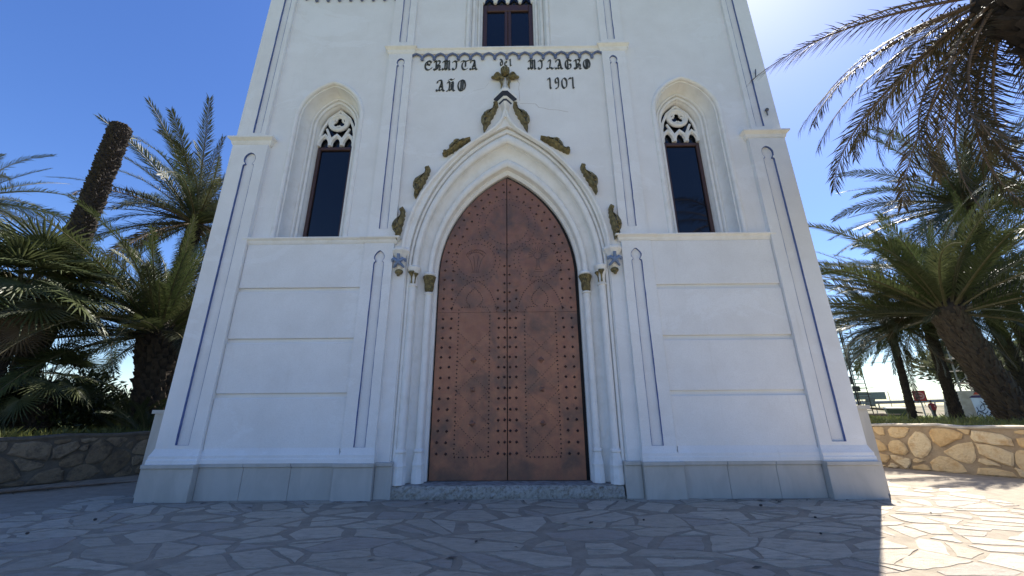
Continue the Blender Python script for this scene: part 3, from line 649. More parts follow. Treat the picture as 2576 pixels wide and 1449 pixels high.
for s in (-1, 1):
    # inner pilasters beside the portal, three lengths
    x0, x1 = sp_(2.25, 2.83, s)
    sunk_shaft('pilaster', x0, x1, .74, 4.56, .08, mx(keyhole(2.42, 2.61, .80, 4.40, True), s))
    cornice('pilaster_cap', *sp_(2.22, 2.85, s), 4.56, 4.69, .15)
    x0, x1 = sp_(2.25, 2.80, s)
    sunk_shaft('pilaster', x0, x1, 4.69, 9.47, .075, mx(keyhole(2.42, 2.585, 4.88, 9.33, False), s))
    cornice('pilaster_cap', *sp_(2.22, 2.82, s), 9.47, 9.67, .15)
    sunk_shaft('pilaster', x0, x1, 9.67, HT, .07, mx(keyhole(2.42, 2.585, 9.85, 12.7, False), s))
    base_mould(x0, x1+.0, .125, .078)
    # outer buttresses
    x0, x1 = sp_(5.20, 5.975, s)
    sunk_shaft('buttress', x0, x1, .74, 6.92, .10, mx(keyhole(5.415, 5.645, .85, 6.72, False), s), .042, .005)
    cornice('buttress_cap', *sp_(5.18, 5.99, s), 6.92, 7.11, .17)
    x0, x1 = sp_(5.34, 5.97, s)
    sunk_shaft('buttress', x0, x1, 7.11, HT, .07, mx(keyhole(5.45, 5.62, 7.26, 12.6, False), s), .038, .007)
    base_mould(*sp_(5.20, 5.975, s), .17, .098)
    # coursed panels between them, sill string
    for z0, z1 in ((.78, 1.61), (1.69, 2.59), (2.67, 3.575), (3.655, 4.565)):
        k = MB(); k.cbox(*sp_(2.835, 5.195, s), -.048, .0, z0, z1, .010); part(k, 'course_panel', 'plaster')
    base_mould(*sp_(2.86, 5.17, s), .10, .046)
    cornice('sill_string', *sp_(2.87, 5.30, s), 4.567, 4.70, .11, False)
    # marble plinth facing
    for a, c2, p in ((5.17, 6.03, .19), (4.42, 5.166, .075), (3.62, 4.416, .075), (2.885, 3.616, .075), (2.22, 2.88, .145), (1.93, 2.216, .06)):
        k = MB(); k.cbox(*sp_(a, c2, s), -p, .02, -.01, .50, .006); part(k, 'plinth_slab', 'marble')
        k = MB(); k.cbox(*sp_(a-(.012 if p > .1 else 0), c2+(.012 if p > .1 else 0), s), -p-.028, .02, .501, .56, .006); part(k, 'plinth_coping', 'marble')
    k = MB(); a, c2 = sp_(6.0, 6.38, s); k.box(a, c2, .18, 13.2, -.01, 1.36); part(k, 'side_plinth', 'marble')
    k = MB(); a, c2 = sp_(5.98, 6.42, s); k.box(a, c2, .15, 13.2, 1.361, 1.425); part(k, 'side_plinth_coping', 'marble')
k = MB(); k.tube([(5.72,-.07,8.72),(5.70,-.13,8.78),(5.67,-.14,8.66),(5.665,-.12,8.56)], .012, 6); part(k, 'cable_hook', 'bare_metal')
k = MB(); k.tube([(5.74,-.07,7.66),(5.74,-.12,7.66),(5.71,-.13,7.60),(5.715,-.12,7.50)], .013, 6); k.ball((5.74,-.11,7.66), .04); part(k, 'cable_hook', 'bare_metal')
cornice('upper_string', -2.25, 2.25, 9.50, 9.64, .09, False)
# blue arcaded fringe under the strings
k = MB(); w = .2875
k.tube([(-w/2,-.02,-.13),(-w*.40,-.028,-.08),(-w*.25,-.03,-.035),(0,-.03,0),(w*.25,-.03,-.035),(w*.40,-.028,-.08),(w/2,-.02,-.13)], .027, 6); k.ball((w/2,-.03,-.165), .042, 1, .8, 1.15)
sm = k.mesh('fringe_arch', 'fringe_blue', 50)
for i in range(16): link('fringe_arch', sm, chapel, (-2.16+.288*i, -.005, 9.505))
for s in (-1, 1):
    for i in range(8): link('fringe_arch', sm, chapel, (s*(2.96+.288*i)+(0 if s > 0 else 0), -.005, 11.50))
    cornice('gallery_string', *sp_(2.83, 5.33, s), 11.52, 11.70, .10, False)

# windows
for s in (-1, 1):
    x0 = s*WX; prof = [(0,.60),(0,.42),(.018,.385)]+arc_prof(.062,.345,.036,150,390,8)+[(.100,.350),(.104,.318)]+arc_prof(.132,.305,.026,150,390,7)+[(.162,.312),(.185,.285),(.215,.23),(.235,.16),(.245,.09),(.248,.045),(.270,.04)]+arc_prof(.325,.012,.052,150,370,9)+[(.380,.010),(.388,.003)]
    k = MB(); arch_sweep(k, prof, WA, WZS, WC, 4.66, 0, x0, 20); part(k, 'window_surround', 'smooth_plaster', smooth=35)
    k = MB()
    for a, c2, z0, z1 in ((-.42,-.345,4.66,7.28),(.345,.42,4.66,7.28),(-.344,.344,4.66,4.74),(-.344,.344,7.20,7.28)): k.cbox(x0+a, x0+c2, .47, .55, z0, z1, .012)
    win = part(k, 'window', 'brown_wood')
    k = MB(); k.box(x0-.34, x0+.34, .52, .528, 4.745, 7.195); part(k, 'pane', 'window_glass', win)
    k = MB(); k.plate([list(reversed(arch(.419, WZS, WC, 0, 7.285, 10, 0, x0)))], .54, .55); part(k, 'pane', 'window_glass', win)
    k = MB(); ca = lambda cx_, cz_, r, a0, a1, n=14, y=.46: [(cx_+r*math.cos(R(a0+(a1-a0)*i/n)), y, cz_+r*math.sin(R(a0+(a1-a0)*i/n))) for i in range(n+1)]
    k.tube(ca(x0, 7.96, .215, 0, 360, 28), .046, 8)
    k.tube(ca(x0, 7.96, .165, 0, 360, 28, .47), .028, 8)
    for a in (90, 210, 330): k.tube(ca(x0+.085*math.cos(R(a)), 7.96+.085*math.sin(R(a)), .075, a-118, a+118, 12, .475), .026, 6)
    for i in range(3):
        xc = x0-.28+.28*i
        for q, (r1, yy) in enumerate(((.043, .455), (.028, .48))):
            f = 1-.22*q
            k.tube([(xc-.14*f, yy, 7.30),(xc-.135*f, yy, 7.40),(xc-.09*f, yy, 7.50),(xc, yy, 7.60-.05*q),(xc+.09*f, yy, 7.50),(xc+.135*f, yy, 7.40),(xc+.14*f, yy, 7.30)], r1, 6)
    for sx in (-1, 1): k.tube([(x0+sx*.14,.465,7.33),(x0+sx*.14,.462,7.48),(x0+sx*.20,.465,7.62),(x0+sx*.27,.465,7.78)], [.04,.036,.034,.03], 6); k.tube([(x0+sx*.40,.465,7.30),(x0+sx*.40,.465,7.62),(x0+sx*.36,.465,7.82),(x0+sx*.24,.465,8.08),(x0,.465,8.30)], .034, 6)
    part(k, 'tracery', 'smooth_plaster', win, 45)
k = MB(); arch_sweep(k, [(0,.60),(0,.30),(.04,.26)]+arc_prof(.075,.215,.035,150,390,7)+[(.12,.20),(.15,.17)]+arc_prof(.20,.12,.045,150,390,7)+[(.25,.10),(.265,.05)]+arc_prof(.32,.01,.045,160,380,7)+[(.40,.003)], TA, TZS, TC, 9.64, 0, TX, 14); part(k, 'window_surround', 'smooth_plaster', smooth=35)
k = MB()
for a, c2, z0, z1 in ((-.655,-.545,9.64,11.62),(.545,.655,9.64,11.62),(-.544,.544,11.40,11.62),(-.544,.544,9.64,9.80)): k.cbox(TX+a, TX+c2, .36, .44, z0, z1, .012)
for a, c2 in ((-.085,-.004), (.004,.085)): k.cbox(TX+a, TX+c2, .365, .435, 9.801, 11.399, .012)
win = part(k, 'window', 'brown_wood')
for a, c2 in ((-.543,-.087), (.087,.543)): k = MB(); k.box(TX+a, TX+c2, .405, .412, 9.802, 11.398); part(k, 'pane', 'window_glass', win)
k = MB(); k.plate([list(reversed(arch(TA-.002, TZS, TC, 0, 11.625, 10, 0, TX)))], .43, .44); part(k, 'pane', 'window_glass', win)
k = MB()
for i in range(4):
    xc = TX-.49+.327*i; k.tube([(xc-.16,.34,11.66),(xc-.13,.34,11.80),(xc,.34,11.95),(xc+.13,.34,11.80),(xc+.16,.34,11.66)], .04, 6); k.ball((xc+.16,.33,11.66), .05)
part(k, 'tracery', 'smooth_plaster', win, 45)

# copper door: two leaves, seams, iron studs, nail patterns, engraved medallions
DY = .40
k = MB(); k.plate([list(reversed(arch(DA+.03, DZS, DC, 0, .17, 20)))], .452, .49); part(k, 'door_backing', 'dark_gap')
def clipx(poly, x, keep_left):
    res = []
    for i in range(len(poly)):
        a, c2 = poly[i], poly[(i+1) % len(poly)]; ia = (a[0] <= x) == keep_left; ib = (c2[0] <= x) == keep_left
        if ia: res.append(a)
        if ia != ib: t = (x-a[0])/(c2[0]-a[0]); res.append((x, a[1]+(c2[1]-a[1])*t))
    return res
def clipz(poly, z, below): return [(x, zz) for zz, x in clipx([(p[1], p[0]) for p in poly], z, below)]
full = list(reversed(arch(DA, DZS, DC, -.050, .205, 24))); SE = 3.245
def pyr(mb, x, z, r, h, y, rot=0.0, n=4):
    mb.add([(x+r*math.cos(rot+2*pi*i/n), y+.002, z+r*math.sin(rot+2*pi*i/n)) for i in range(n)]+[(x+r*.8*math.cos(rot+2*pi*i/n), y-h*.35, z+r*.8*math.sin(rot+2*pi*i/n)) for i in range(n)]+[(x, y-h, z)],
           [(i, (i+1) % n, n+(i+1) % n, n+i) for i in range(n)]+[(n+i, n+(i+1) % n, 2*n) for i in range(n)])
k = MB(); pyr(k, 0, 0, .032, .026, 0, 0, 4); STUD = k.mesh('stud', 'iron_stud')
k = MB(); pyr(k, 0, 0, .062, .035, 0, 0, 4); pyr(k, 0, 0, .075, .012, 0, 0, 4); BOSS = k.mesh('boss', 'copper')
k = MB(); pyr(k, 0, 0, .062, .035, 0, pi/4, 4); BOSS2 = k.mesh('boss', 'copper')
DCX = -.02
def nails(mb, pl, step, r, closed=False, y=DY):
    P = [Vector(p) for p in pl]; 
    if closed: P.append(P[0])
    acc = 0.0
    for i in range(len(P)-1):
        a, c2 = P[i], P[i+1]; L = (c2-a).length
        while acc <= L: p = a+(c2-a)*(acc/L); pyr(mb, p.x, p.y, r, r*.75, y, .4, 5); acc += step
        acc -= L
def circ(cx_, cz_, r, rz=None, n=48, a0=0, a1=360): return [(cx_+r*math.cos(R(a0+(a1-a0)*i/n)), cz_+(rz or r)*math.sin(R(a0+(a1-a0)*i/n))) for i in range(n+1)]
for s in (-1, 1):
    half = clipx(full, -.009 if s < 0 else .009, s < 0); half = [(x+DCX, z) for x, z in half]
    k = MB()
    for below in (True, False):
        pc = clipz(half, SE-.002 if below else SE+.002, below); yy = DY if below else DY-.003
        n = len(pc); cx_ = sum(p[0] for p in pc)/n; cz_ = sum(p[1] for p in pc)/n
        k.plate([pc], yy, .45)
    leaf = part(k, 'door_leaf', 'copper')
    def stud(x, z): link('stud', STUD, leaf, (DCX+s*x, DY, z), (0, random.uniform(-.15, .15), 0))
    zr = [3.12-.1908*i for i in range(14)]
    for z in zr:
        for x in (.052, .168, 1.112, 1.275): stud(x+random.uniform(-.006, .006), z+random.uniform(-.006, .006))
    for i in range(6): stud(.052, 3.28+.19*i); 
    for i in range(3): stud(.185, 3.34+.18*i)
    for dd, za, st in ((-.158, 3.33, .203), (-.325, 3.33, .20)):
        pl = arch(DA, DZS, DC, dd, 3.33, 40); pl = pl[:len(pl)//2+1]; P = [Vector(p) for p in pl]; acc = 0.0
        for i in range(len(P)-1):
            L = (P[i+1]-P[i]).length
            while acc <= L:
                p = P[i]+(P[i+1]-P[i])*(acc/L)
                if p.x < -.04: stud(-p.x, p.y)
                acc += st
            acc -= L
    for j, z in enumerate((2.30, 1.75, 1.15)): link('boss', BOSS if j != 1 else BOSS2, leaf, (DCX+s*.65, DY, z), (0, .1*s*j, 0))
    nl = MB(); X = lambda x: DCX+s*x
    nails(nl, [(X(.345), 3.25), (X(.345), .58), (X(.965), .58), (X(.965), 3.30), (X(.90), 3.35)], .078, .0175)
    nails(nl, [(X(.345), 3.25), (X(.40), 3.35), (X(.56), 3.36)], .05, .0155); nails(nl, [(X(.90), 3.35), (X(.74), 3.36)], .05, .0155)
    nails(nl, [(X(x), z) for x, z in ((.205,3.26),(.25,3.46),(.34,3.66),(.47,3.82),(.66,3.94),(.85,3.82),(.98,3.66),(1.07,3.46),(1.12,3.26))], .052, .016)
    nails(nl, [(X(x), z) for x, z in ((.60,3.37),(.52,3.43),(.49,3.52),(.53,3.62),(.66,3.76),(.79,3.62),(.83,3.52),(.80,3.43),(.72,3.37))], .045, .0155)
    nails(nl, circ(X(.645), 4.36, .405, .38), .072, .016); nails(nl, circ(X(.645), 4.36, .50, .475), .085, .0165)
    for z0 in (.60, 1.16, 1.72, 2.28):
        nails(nl, [(X(.36), z0), (X(.95), z0+.56)], .05, .0105); nails(nl, [(X(.95), z0), (X(.36), z0+.56)], .05, .0105)
    aa = (92, 268) if s < 0 else (-88, 88)
    nails(nl, circ(DCX, 5.19, .47, .47, 40, *aa), .07, .016); nails(nl, circ(DCX, 5.19, .61, .61, 40, *aa), .08, .0165)
    if s < 0: pass
    part(nl, 'nail_heads', 'iron_stud', leaf, kind='stuff')
    eg = MB(); c0 = X(.645); ln = []
    if s < 0:                                                      # grove of slender trees
        for q in (-.10, -.03, .03, .09): ln.append([(c0+q*.5, 4.10), (c0+q*.8, 4.22), (c0+q*1.2, 4.36), (c0+q*1.9, 4.46)])
        for q in range(9): a = R(20+q*18); ln.append(circ(c0+.17*math.cos(a), 4.46+.11*math.sin(a), .045, .035, 8, 0, 300))
        ln.append([(c0-.09, 4.10), (c0+.09, 4.10)])
    else:                                                          # stemmed cup below a rayed sun
        ln += [circ(c0, 4.46, .085, .08, 20), [(c0-.02,4.39),(c0-.025,4.20),(c0-.10,4.10),(c0+.10,4.10),(c0+.025,4.20),(c0+.02,4.39)], [(c0-.06,4.15),(c0+.06,4.15)]]
        for q in range(13): a = R(-10+q*16.7); ln.append([(c0+.11*math.cos(a), 4.46+.11*math.sin(a)), (c0+.20*math.cos(a), 4.46+.20*math.sin(a))])
    for pl in ln: eg.tube([(x, DY-.002, z) for x, z in pl], .0045, 4)
    part(eg, 'engraved_medallion', 'iron_stud', leaf)
# threshold step with its broken front edge
k = MB(); jr = random.Random(5)
k.box(-1.97, 1.90, .01, .60, -.01, .195); step = part(k, 'threshold', 'threshold_stone')
k = MB(); rws = []
for j, (z, y) in enumerate(((-.01,-.035),(.04,-.05),(.09,-.045),(.14,-.035),(.178,-.02),(.192,.02))):
    rws.append([(-1.97+3.87*i/70, y+(jr.uniform(-.018, .018) if 0 < j else 0), z+jr.uniform(-.008, .008)) for i in range(71)])
k.rows(rws); part(k, 'broken_edge', 'rubble_edge', step, recalc=False)

# ------------------------------------------------------------------ palms
def frond_mesh(name, L, droop, leaf, npair, vee, seed, mats, twist=0.0, sparse=0.0, hang=.25, bend=0.0, lw=.0125):
    """feather leaf: base at the origin, growing along +X, curving down by `droop` (radians) towards its tip"""
    rs = random.Random(seed); k = MB(); N = 16; P = []; T = []; p = Vector((0,0,0)); side = 0
    for i in range(N+1):
        t = i/N; a = -droop*t**1.35; s2 = bend*t*t; d = Vector((math.cos(a)*math.cos(s2), math.cos(a)*math.sin(s2), math.sin(a))); P.append(p.copy()); T.append(d); p = p+d*(L/N)
    rad = [.034*(1-i/N)**1.2*(L/4)+.005 for i in range(N+1)]; rad[0] *= 1.5
    k.cur = 1; k.tube(P, rad, 5); k.cur = 0
    for j in range(npair):
        t = .09+.91*(j+.5)/npair; f = t*N; i = min(N-1, int(f)); q = P[i].lerp(P[i+1], f-i); tg = T[i].lerp(T[i+1], f-i).normalized()
        bn = tg.cross(Vector((0,0,1))).normalized(); up = bn.cross(tg).normalized()
        tw = twist*t; bn, up = bn*math.cos(tw)+up*math.sin(tw), up*math.cos(tw)-bn*math.sin(tw)
        ln = leaf*(.55+.45*math.sin(min(1, t/.45)*pi/2))*(1-.62*max(0, (t-.45)/.55)**1.5)
        al = R(66-40*t)
        for sg in (-1, 1):
            if rs.random() < sparse: continue
            be = vee+rs.gauss(0, .22); a2 = al+rs.gauss(0, .10); l2 = ln*rs.uniform(.82, 1.1)
            d = tg*math.cos(a2)+(bn*sg*math.cos(be)+up*math.sin(be))*math.sin(a2); wv = d.cross(up).normalized()*(lw*leaf/.42)*rs.uniform(.8, 1.2)
            g = Vector((0,0,-1))*l2*hang*rs.uniform(.4, 1.5); b0 = q+bn*sg*.012
            m1 = b0+d*l2*.5+g*.2; e = b0+d*l2+g
            k.add([b0-wv*.6, b0+wv*.6, m1+wv, m1-wv, e], [(0,1,2,3), (3,2,4)])
    me = k.mesh(name, mats); return me
FG = [frond_mesh('frond_young', 4.0, dr_, .43, 132, .45, 20+i, ('frond_green', 'rachis'), tw, hang=.10, bend=bd, lw=.0098) for i, (dr_, tw, bd) in enumerate(((.55,.2,.15),(.8,-.3,-.22),(1.1,.5,.28),(.35,0,-.08),(1.35,-.5,-.3),(.95,.35,.4)))]
FB = [frond_mesh('frond_grey', 4.0, dr_, .44, 122, .40, 40+i, ('frond_bluish', 'rachis'), tw, .05, .16, bd, .0098) for i, (dr_, tw, bd) in enumerate(((.8,.3,.18),(1.1,-.5,-.28),(1.4,.6,.2),(.6,.1,-.15)))]
FO = [frond_mesh('frond_old', 4.0, dr_, .44, 86, .22, 60+i, ('frond_olive', 'rachis_dry'), tw, .08, .34, bd) for i, (dr_, tw, bd) in enumerate(((1.3,.5,.15),(1.65,-.6,-.2),(1.0,.8,.1)))]
FD = [frond_mesh('frond_dead', 3.6, dr_, .36, 70, -.1, 80+i, ('frond_dry', 'rachis_dry'), tw, .22, .75, bd) for i, (dr_, tw, bd) in enumerate(((1.5,.6,.2),(2.0,-.8,-.2)))]
FH = [frond_mesh('frond_hanging', 4.0, dr_, .52, 84, .12, 90+i, ('frond_olive', 'rachis_dry'), tw, .10, .42, bd, .0088) for i, (dr_, tw, bd) in enumerate(((1.15,.25,.08),(1.35,-.3,-.1),(1.0,.4,.12)))]
def boot_mesh(name, mat, w, l, t):
    k = MB(); k.rows([[(-w*.5,0,-l*.35),(w*.5,0,-l*.35),(w*.38,t*.35,-l*.35),(-w*.38,t*.35,-l*.35)], [(-w*.46,0,l*.1),(w*.46,0,l*.1),(w*.30,t*.9,l*.1),(-w*.30,t*.9,l*.1)], [(-w*.30,t*.42,l*.62),(w*.30,t*.42,l*.62),(w*.20,t*1.25,l*.60),(-w*.20,t*1.25,l*.60)]], True, True)
    return k.mesh(name, mat)
BOOT = [boot_mesh('leaf_base', 'leaf_boot', 1, 1, .55), boot_mesh('leaf_base', 'leaf_boot_light', 1, 1, .5)]
def trunk_pts(base, top, bow=0.0, n=14):
    b2, t2 = Vector(base), Vector(top); d = t2-b2; sd2 = Vector((d.x, d.y, 0)); out = []
    for i in range(n+1):
        t = i/n; out.append(b2+d*t+Vector((0,0,0))+(sd2*(bow*math.sin(pi*t)) if sd2.length > .05 else Vector((0,0,0))))
    return out
def trunk(parent, pts, r0, r1, seed, boots='joined', bw=.16, bl=.20, pitch=.11, flare=1.25, top_boots=True, per=None):
    rs = random.Random(seed); n = len(pts); k = MB()
    rad = [(r0+(r1-r0)*i/(n-1))*(1+(flare-1)*max(0, 1-i/(n-1)*5))*rs.uniform(.95, 1.05) for i in range(n)]
    k.tube(pts, rad, 14); tr = k.build('trunk', 'palm_trunk', parent, 60)
    J = MB(); s = 0.0; seglen = [(pts[i+1]-pts[i]).length for i in range(n-1)]; tot = sum(seglen); a = rs.uniform(0, 6); row = 0
    per = per or max(6, int(2*pi*(r0+r1)/2/(bw*.78)))
    while s < tot:
        i = 0; acc = 0
        while i < n-2 and acc+seglen[i] < s: acc += seglen[i]; i += 1
        f = (s-acc)/seglen[i]; c_ = pts[i].lerp(pts[i+1], f); ax = (pts[i+1]-pts[i]).normalized(); rr = rad[i]+(rad[i+1]-rad[i])*f
        ref = Vector((1,0,0)) if abs(ax.x) < .9 else Vector((0,1,0)); e1 = ax.cross(ref).normalized(); e2 = ax.cross(e1)
        for j in range(per):
            an = 2*pi*(j+.5*(row % 2))/per+.1*row*0+rs.uniform(-.12, .12); o_ = e1*math.cos(an)+e2*math.sin(an); tg = ax.cross(o_).normalized()
            sc = rs.uniform(.75, 1.2); M = Matrix((tg*bw*sc, o_*bw*.85*rs.uniform(.6, 1.3), ax*bl*sc*rs.uniform(.8, 1.25))).transposed().to_4x4(); M.translation = c_+o_*rr*.93+ax*rs.uniform(-.025, .025)
            if boots == 'parts':
                q = link('leaf_base', rs.choice(BOOT), parent); q.matrix_local = M
            else:
                me = BOOT[0]; J.add([M @ v.co for v in me.vertices], [tuple(p.vertices) for p in me.polygons])
        s += pitch*rs.uniform(.9, 1.1); row += 1
    if boots != 'parts': J.build('leaf_bases', 'leaf_boot_dark', parent, recalc=False, kind='stuff')
    return tr
def place_frond(parent, me, loc, az, el, sc, roll=0.0):
    q = link('frond', me, parent, loc, None, sc)
    q.rotation_euler = (Matrix.Rotation(az, 3, 'Z') @ Matrix.Rotation(-el, 3, 'Y') @ Matrix.Rotation(roll, 3, 'X')).to_euler(); return q
def palm(label, base, top, r0, r1, L, n, seed, green, old, mix=(.5, .35), boots='joined', el_hi=80, el_lo=-45, bow=0.0, dead=3, tilt=(0, 0), skip=None, bw=.16, bl=.2, pitch=.11, group='date palms around the chapel', jit=13, per=None, name='date_palm'):
    rs = random.Random(seed); b2 = Vector(base); t2 = Vector(top); o = thing(name, label, 'palm', b2, 0, group); rel = t2-b2
    pts = trunk_pts((0,0,-.1), rel, bow); trunk(o, pts, r0, r1, seed+1, boots, bw, bl, pitch, per=per)
    g = 2.39996; a0 = rs.uniform(0, 6)
    for i in range(n):
        t = (i+.5)/n; el = el_hi+(el_lo-el_hi)*t**.85+rs.uniform(-jit, jit); az = a0+g*i+rs.uniform(-.03, .03)*jit
        if skip and skip(az % (2*pi), el): continue
        me = rs.choice(green) if t < mix[0] else rs.choice(old if t > 1-mix[1] else green+old)
        sc = L/4.0*rs.uniform(.68 if jit > 9 else .88, 1.12)*(.8 if t < .12 else 1)
        h = .25*(1-t)-.12; loc = rel+Vector((math.cos(az)*r1*.55, math.sin(az)*r1*.55, h))
        az2 = az; e2 = el+math.degrees(tilt[0]*math.cos(az)+tilt[1]*math.sin(az))
        place_frond(o, me, loc, az2, R(e2), sc, rs.uniform(-.7, .7))
    for i in range(dead): az = rs.uniform(0, 6.28); place_frond(o, rs.choice(FD), rel+Vector((math.cos(az)*r1*.7, math.sin(az)*r1*.7, -.25)), az, R(rs.uniform(-70, -35)), L/4*rs.uniform(.6, .85), rs.uniform(-.5, .5))
    k = MB(); k.lathe([(r1*.9,-.25),(r1*1.15,-.05),(r1*1.0,.2),(r1*.5,.5),(.05,.7)], 0, 0, 10); q = k.build('crown_heart', 'palm_trunk', o, 60); q.location = rel
    return o
def gz(x, y): return .70
def P2(u, v, Y): return onY(u, v, Y)
# right of the chapel
q = P2(2300,1062,8.2); t_ = P2(2236,815,8.2); palm('slender date palm nearest the chapel corner, thin dark trunk behind the golden wall', (q.x,q.y,.70), (t_.x,t_.y,t_.z), .115, .095, 3.1, 60, 101, FB+FG, FB, (.6,.2), el_lo=-28, dead=0, bw=.055, bl=.07, pitch=.06)
q = P2(2412,1060,7.6); t_ = P2(2318,768,7.6); palm('slim date palm between the slender and the leaning trunk, foot beside the walker', (q.x,q.y,.70), (t_.x,t_.y,t_.z), .16, .13, 3.2, 52, 102, FG+FB, FO+FB, (.6,.2), el_lo=-34, dead=1, bw=.07, bl=.08, pitch=.07)
q = P2(2582,1052,5.8); t_ = P2(2382,785,5.8); palm('stout leaning date palm with big diamond leaf bases beside the golden wall', (q.x,q.y,.62), (t_.x,t_.y,t_.z), .40, .40, 5.0, 116, 103, FG, FB+FG, (.7,.2), 'parts', el_hi=84, el_lo=-8, bow=.10, dead=0, skip=lambda az, el: R(185) < az < R(280) and el < 34, bw=.17, bl=.25, pitch=.135)
q = P2(2576,950,9.0); t_ = P2(2446,692,9.0); palm('date palm at the right edge with thin trunk behind the leaning palm', (q.x+.05,q.y,.66), (t_.x,t_.y,t_.z), .20, .17, 4.6, 76, 104, FG+FB, FO+FB, (.6,.25), el_lo=-62, dead=4, bw=.11, bl=.11, pitch=.085)
t_ = P2(2428,515,9.6); palm('tallest date palm on the right, crown rising above the leaning palm', (t_.x+.3,t_.y,.6), (t_.x,t_.y,t_.z), .22, .19, 5.3, 84, 109, FB+FG, FG+FB, (.6,.2), el_hi=84, el_lo=-25, dead=3, bw=.11, bl=.11, pitch=.10)
# near palm at the top right: crown overhangs the court, foot out of the picture
f_ = P2(2490,-4,-3.0); palm('near date palm in the top right corner with long hanging fronds', (9.6,-3.9,.0), (f_.x+.2,f_.y-.1,f_.z), .36, .36, 2.9, 70, 105, FH, FH, (.2,.7), el_hi=46, el_lo=-58, bow=-.08, dead=0, bw=.2, bl=.22, pitch=.13, skip=lambda az, el: R(178) < az < R(330) and el < 30, jit=6)
# left of the chapel
q = P2(398,1085,4.6); t_ = P2(403,838,4.6); palm('thick trunked date palm beside the left corner of the chapel', (q.x,q.y,.65), (t_.x,t_.y,t_.z), .50, .50, 4.3, 110, 106, FG, FG+FB, (.75,.15), 'parts', el_hi=90, el_lo=-10, dead=0, bw=.20, bl=.20, pitch=.17, per=13)
t_ = P2(492,560,9.0); palm('grey green date palm behind the thick trunked palm', (t_.x,t_.y,.45), (t_.x,t_.y,t_.z), .24, .22, 5.2, 84, 107, FB+FG[:3], FO+FB, (.6,.2), el_hi=84, el_lo=-30, dead=4)
t_ = P2(-95,500,6.5); palm('date palm at the left edge reaching its fronds into the sky', (t_.x,t_.y,.6), (t_.x,t_.y,t_.z), .26, .24, 4.5, 46, 108, FG+FB, FO+FB, (.5,.3), el_hi=75, el_lo=-40, dead=8)
q = P2(170,640,3.4); t_ = P2(304,322,3.4); cut = thing('palm_stump', 'tall bare topless palm trunk cut off against the blue sky', 'palm trunk', (q.x, q.y, .6))
trunk(cut, trunk_pts((0,0,-.1), Vector((t_.x-q.x, t_.y-q.y, t_.z-.6)), 0, 22), .275, .24, 301, 'joined', .13, .075, .085, 1.15)
k = MB(); k.lathe([(.262,-.05),(.26,.03),(.21,.055),(.10,.05),(.02,.045)], 0, 0, 18)
for i in range(22): a = i*2*pi/22; k.box(.24*math.cos(a)-.03, .24*math.cos(a)+.03, .24*math.sin(a)-.03, .24*math.sin(a)+.03, 0, random.uniform(.03, .09))
ct = k.build('cut_top', 'palm_trunk', cut); ct.location = Vector((t_.x-q.x, t_.y-q.y, t_.z-.6))
# fan palm in front of the left garden
def fan_mesh(seed, mats, R0=.85, pet=.9, nseg=36, fold=.18):
    rs = random.Random(seed); k = MB(); k.cur = 1; k.tube([(0,0,0),(pet*.5,0,.02),(pet,0,0)], [.018,.013,.011], 5); k.cur = 0
    for i in range(nseg):
        a = R(-140+280*i/(nseg-1)); l = R0*(.70+.30*math.cos(a*.55))*rs.uniform(.90, 1.06); d = Vector((math.cos(a)*.74, math.sin(a), -.67*math.cos(a)-.06*abs(math.sin(a)))); nv = Vector((-math.sin(a)*.74, math.cos(a), .67*math.sin(a)))
        c0 = Vector((pet,0,0)); w3 = l*.34*R(140/(nseg-1)); fu = Vector((.67,0,.74)); mid = c0+d*l*.34; q1 = c0+d*l*.72+fu*rs.uniform(-.02, .02)*l; e = c0+d*l+Vector((0,0,-.14*l*rs.uniform(0, 1.4)))+nv*rs.uniform(-.03, .03)*l; w2 = w3*.80
        k.add([c0, mid-nv*w3, mid+fu*w3*.7, mid+nv*w3, q1-nv*w2, q1+fu*w2*.8, q1+nv*w2, e], [(0,1,2), (0,2,3), (1,4,5,2), (2,5,6,3), (4,7,5), (5,7,6)])
    return k.mesh('fan_leaf', mats)
FAN = [fan_mesh(400+i, ('fan_green', 'rachis'), .92, .85+.1*i) for i in range(3)]; FAND = fan_mesh(410, ('frond_dry', 'rachis_dry'), .7, .6)
def fan_palm(label, base, h, n, seed, L=1.0, lean=(0, 0), r=.17, dead=14, name='fan_palm'):
    rs = random.Random(seed); o = thing(name, label, 'palm', base, 0, 'fan palms in the left garden'); rel = Vector((lean[0], lean[1], h))
    trunk(o, trunk_pts((0,0,-.1), rel), r*1.1, r, seed, 'joined', .12, .14, .10)
    for i in range(n):
        t = (i+.5)/n; el = R(84-100*t+rs.uniform(-8, 8)); az = 2.39996*i+rs.uniform(-.2, .2)
        q = place_frond(o, rs.choice(FAN), rel+Vector((math.cos(az)*.08, math.sin(az)*.08, .1-.2*t)), az, el, L*rs.uniform(.85, 1.1), rs.uniform(-.5, .5)); q.name = 'fan_leaf'
    for i in range(dead): az = rs.uniform(0, 6.3); q = place_frond(o, FAND, rel+Vector((math.cos(az)*r, math.sin(az)*r, -.2-.5*rs.random())), az, R(rs.uniform(-85, -55)), L*rs.uniform(.7, 1), rs.uniform(-.6, .6)); q.name = 'dead_fan_leaf'
    return o
q = P2(48,752,1.7); fan_palm('large fan palm behind the shaded wall at the left edge', (q.x,q.y,.7), q.z-.7, 54, 21, 1.1)
q = P2(120,965,2.6); fan_palm('small dark fan palm under the large fan palm', (q.x,q.y,.7), q.z-.75, 24, 22, .72, dead=4)
